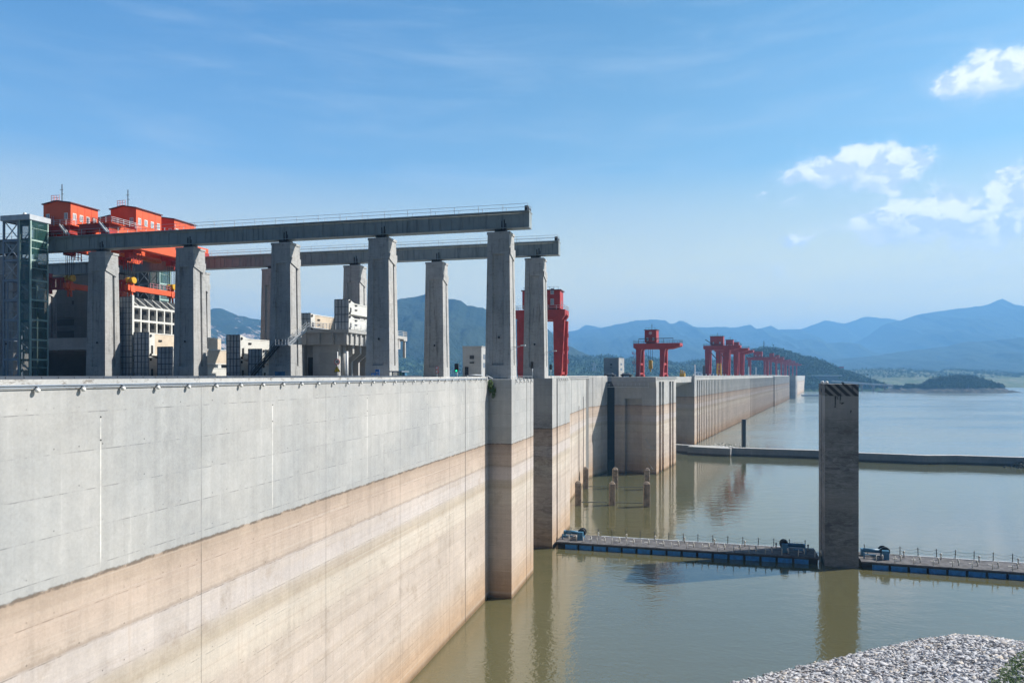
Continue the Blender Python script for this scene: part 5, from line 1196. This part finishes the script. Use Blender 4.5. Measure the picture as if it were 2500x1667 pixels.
h9 = ridge('far_shore', 2900, P9, 880, M['shore'], 29, nx=300, wl=260, zb=-2)
P10 = [(2150, 957), (2167, 955), (2187, 949), (2194, 945), (2240, 943), (2258, 933), (2274, 925), (2300, 925), (2325, 922), (2366, 922), (2401, 926), (2419, 934), (2446, 940), (2455, 953), (2462, 957), (2480, 957)]
h10 = ridge('island', 1480, P10, 60, M['bankrock'], 30, nx=150, wl=80, zb=-2, rough=.04)
P11 = [(1940, 916), (1966, 920), (2000, 922), (2060, 928), (2100, 934), (2160, 940), (2200, 945), (2215, 951)]
h11 = ridge('far_bank', 1880, P11, 160, M['bankrock'], 31, nx=120, wl=90, zb=-2, rough=.04)

def woods(name, hf, n, size, label, seed, zmin=4, vmax=.9, crest=0):
    Xw, Yg, Z = hf; r = np.random.default_rng(seed); tri = 9; rows, cols = Z.shape; ny = rows-7
    V = []; 
    jj = r.uniform(0, ny-1.01, n); 
    if crest: jj[:crest] = r.uniform(ny-3, ny-1.01, crest)
    ii = r.uniform(0, cols-1.01, n)
    j0, i0 = jj.astype(int), ii.astype(int); fj, fi = jj-j0, ii-i0
    def bl(A): return A[j0, i0]*(1-fj)*(1-fi)+A[j0+1, i0]*fj*(1-fi)+A[j0, i0+1]*(1-fj)*fi+A[j0+1, i0+1]*fj*fi
    C = np.stack([bl(Xw), bl(Yg), bl(Z)], -1); C = C[C[:, 2] > zmin]; n = len(C)
    s = size*r.uniform(.5, 1.25, n)
    P = C[:, None, :]+r.normal(0, 1, (n, tri, 3))*s[:, None, None]*np.array([.38, .38, .42])+np.array([0, 0, 1])*s[:, None, None]*.6
    a = r.normal(0, 1, (n, tri, 3)); a /= np.linalg.norm(a, axis=-1, keepdims=True); b_ = r.normal(0, 1, (n, tri, 3)); b_ /= np.linalg.norm(b_, axis=-1, keepdims=True)
    k = s[:, None, None]*.42
    T3 = np.stack([P+a*k, P+b_*k, P-(a+b_)*k*.6], 2).reshape(-1, 3)
    me = bpy.data.meshes.new(name); me.vertices.add(len(T3)); me.vertices.foreach_set('co', T3.ravel()); nf = len(T3)//3
    me.loops.add(nf*3); me.loops.foreach_set('vertex_index', np.arange(nf*3, dtype=np.int32)); me.polygons.add(nf); me.polygons.foreach_set('loop_start', np.arange(0, nf*3, 3, dtype=np.int32)); me.update(calc_edges=True)
    o = bpy.data.objects.new(name, me); COL.objects.link(o); me.materials.append(M['crown']); setp(o, label, 'woods', kind='stuff')
woods('woods', h8, 9000, 6.5, 'dense green woods covering the round hill behind the far cranes', 41, 6, crest=500)
woods('woods', h7, 16000, 7.5, 'hazy dark woods on the low hills behind the crest', 42, 8, crest=1500)
woods('woods', h10, 4500, 3.3, 'trees covering the top of the low island', 43, 9)
woods('woods', h9, 7000, 6.0, 'scrub and trees on the far shore of the lake', 44, 26, crest=300)

# ------------------------------------------------------------------ far built things
def far_house(px, y, D, w, h, lab, grp='small white buildings in the far woods'):
    p = at(px, y, D); th = Th('far_building', lab, 'building', 'x', (p.x, p.y, p.z-h), grp)
    mb = MB(); mb.box(p.x-w/2, p.x+w/2, p.y-w*.3, p.y+w*.3, p.z-h-4, p.z); th.part('wall', mb, M['white']); mb = MB()
    for k in range(int(w/6)): x = p.x-w/2+2+k*6; mb.box(x, x+3, p.y-w*.3-.1, p.y-w*.3, p.z-h*.6, p.z-h*.3)
    th.part('window', mb, M['dark']); mb = MB(); mb.box(p.x-w/2-.5, p.x+w/2+.5, p.y-w*.3-.5, p.y+w*.3+.5, p.z, p.z+.8); th.part('roof', mb, M['lightsteel'])
far_house(1704, 908, 1500, 14, 9, 'white flat building low on the crest, left of the crane cluster')
far_house(1843, 905, 1700, 50, 8, 'long white building behind the lone gantry crane')
far_house(1812, 909, 1700, 22, 6, 'small white building right of the crane cluster')
far_house(1608, 899, 2300, 6, 9, 'tiny white building in the woods right of the yellow hook')
far_house(1654, 904, 2200, 12, 6, 'tiny pale building in the woods left of the yellow grab')
def pylon(px, y0, y1, D, wd_, lab, m='rail'):
    a, b_ = at(px, y0, D), at(px, y1, D); th = Th('lattice_mast', lab, 'mast', 'x', (b_.x, b_.y, b_.z)); mb = MB(); h = a.z-b_.z
    for sx in (-1, 1): mb.bar((b_.x+sx*wd_, b_.y, b_.z), (a.x+sx*wd_*.15, a.y, a.z), wd_*.28)
    for k in range(7):
        z = b_.z+h*k/7; z2 = b_.z+h*(k+1)/7; f = 1-k/7*.85; f2 = 1-(k+1)/7*.85
        mb.bar((b_.x-wd_*f, b_.y, z), (b_.x+wd_*f2, b_.y, z2), wd_*.16); mb.bar((b_.x+wd_*f, b_.y, z), (b_.x-wd_*f2, b_.y, z2), wd_*.16)
    th.part('lattice', mb, M[m]); mb = MB()
    for f in (.7, .85): mb.bar((b_.x-wd_*1.7, b_.y, b_.z+h*f), (b_.x+wd_*1.7, b_.y, b_.z+h*f), wd_*.2)
    th.part('cross_arm', mb, M[m])
pylon(1865, 832, 858, 1850, 2.0, 'thin lattice mast on top of the round wooded hill', 'dark')
pylon(1451, 884, 906, 1500, 4.0, 'pale lattice pylon in the woods left of the small grey house')
# ship-lock crane far away
p = at(2053, 918, 1950)
g = Th('gantry_crane', 'tiny lone red crane far off on the bank, right of the wooded hill', 'gantry crane', 'x', (p.x, p.y, p.z-1))
mb = MB(); mb.box(p.x-9, p.x-6, p.y-3, p.y+3, p.z-6, p.z+16); g.part('leg', mb, M['red']); mb = MB(); mb.box(p.x+5, p.x+8, p.y-3, p.y+3, p.z-6, p.z+16); g.part('leg', mb, M['red'])
mb = MB(); mb.box(p.x-18, p.x+11, p.y-3, p.y+3, p.z+13, p.z+17); g.part('main_beam', mb, M['red']); mb = MB(); mb.box(p.x-5, p.x+6, p.y-4, p.y+4, p.z+17.0, p.z+25); g.part('machine_house', mb, M['red']); mb = MB(); mb.box(p.x-5.5, p.x+6.5, p.y-4.5, p.y+4.5, p.z+25, p.z+25.6); g.part('roof', mb, M['roof_dark'])
# long viaduct
a, b_ = at(2030, 931, 1600), at(2218, 944.5, 1500)
th = Th('viaduct', 'long low road viaduct on thin piers crossing to the island', 'viaduct', 'x', (a.x, a.y, 0))
mb = MB(); mb.bar(a, b_, 9, 2.6); th.part('deck', mb, M['crest']); mb = MB(); mb.bar(a+Vector((0, -5, 1.8)), b_+Vector((0, -5, 1.8)), .5, 1.0); th.part('parapet', mb, M['parapet'])
for px in (2060, 2107, 2135, 2163, 2190):
    f = (px-2030)/188; c_ = a.lerp(b_, f); mb = MB(); mb.bar((c_.x, c_.y, -3), (c_.x, c_.y, c_.z-2.6), 3.0, 3.0); mb.loft([(c_.x-1.5, c_.y-2), (c_.x+1.5, c_.y-2), (c_.x+1.5, c_.y+2), (c_.x-1.5, c_.y+2)], c_.z-5, [(c_.x-3.5, c_.y-4), (c_.x+3.5, c_.y-4), (c_.x+3.5, c_.y+4), (c_.x-3.5, c_.y+4)], c_.z-1.3); th.part('bridge_pier', mb, M['pile'])
# abutment at the end of the dam, pale embankments
a = at(1966, 918, 1640); mb = MB(); mb.box(a.x+2, a.x+70, a.y-10, a.y+120, -3, 33); th = Th('abutment', 'dark concrete abutment block where the dam meets the far bank', 'abutment', 'x', (a.x+30, a.y, 0)); th.part('block_body', mb, M['dark_conc'])
mb = MB(); mb.box(a.x+15, a.x+78, a.y-12, a.y+4, 33.1, 35.0); th.part('road_edge', mb, M['white'])
# low floating barge line near the dam end
p = at(1985, 966, 1230); th = Th('floating_boom', 'thin dark floating boom on the lake below the far bank', 'boom', 'x', (p.x, p.y, 0)); mb = MB(); mb.box(p.x-18, p.x+30, p.y-5, p.y+5, -.5, 2.0); th.part('float', mb, M['bluesteel'])
# vehicles parked on the crest by the intake block: dark cars
def car(label, q, t_, m):
    th = Th('parked_car', label, 'car', 'm', (q, t_, 34.1), 'cars parked on the crest')
    mb = MB(); mb.yprism([(q-2.2, 34.45), (q+2.2, 34.45), (q+2.2, 34.95), (q+1.5, 35.05), (q+.9, 35.55), (q-1.2, 35.55), (q-1.8, 35.0), (q-2.2, 34.9)], t_-.85, t_+.85); th.part('body', mb, m)
    mb = MB(); mb.yprism([(q+1.3, 35.08), (q+.85, 35.47), (q-1.1, 35.47), (q-1.55, 35.08)], t_-.87, t_+.87); th.part('window', mb, M['pane'])
    for dx_ in (-1.4, 1.4):
        mb = MB(); mb.cyl((q+dx_, t_-.9, 34.43), (q+dx_, t_+.9, 34.43), .33, n=12); th.part('wheel', mb, M['black'])
car('dark car parked on the crest at the left end of the intake block', -78.5, 268, M['dark'])
car('dark car parked on the crest nearer the gantry with the yellow hook', -72.0, 268, M['dark'])

# ------------------------------------------------------------------ haze
def haze(kd, col):
    mb = MB(); mb.box(-7500, 11500, -600, 13000, -7.0, 860)
    m = bpy.data.materials.new('haze'); m.use_nodes = True; t = NT(m.node_tree); t.n.clear()
    out = t.node('ShaderNodeOutputMaterial'); v = t.node('ShaderNodeVolumePrincipled')
    v.inputs['Color'].default_value = (*col, 1); v.inputs['Density'].default_value = kd; v.inputs['Anisotropy'].default_value = .15
    t.l.new(v.outputs[0], out.inputs['Volume'])
    o = solo('haze', mb, m, 'x', (0, 0, 0), None, None, kind='stuff'); o['label'] = 'thin blue haze in the air over the lake and mountains'; o['category'] = 'haze'
haze(1.4e-4, (.235, .56, 1.0))
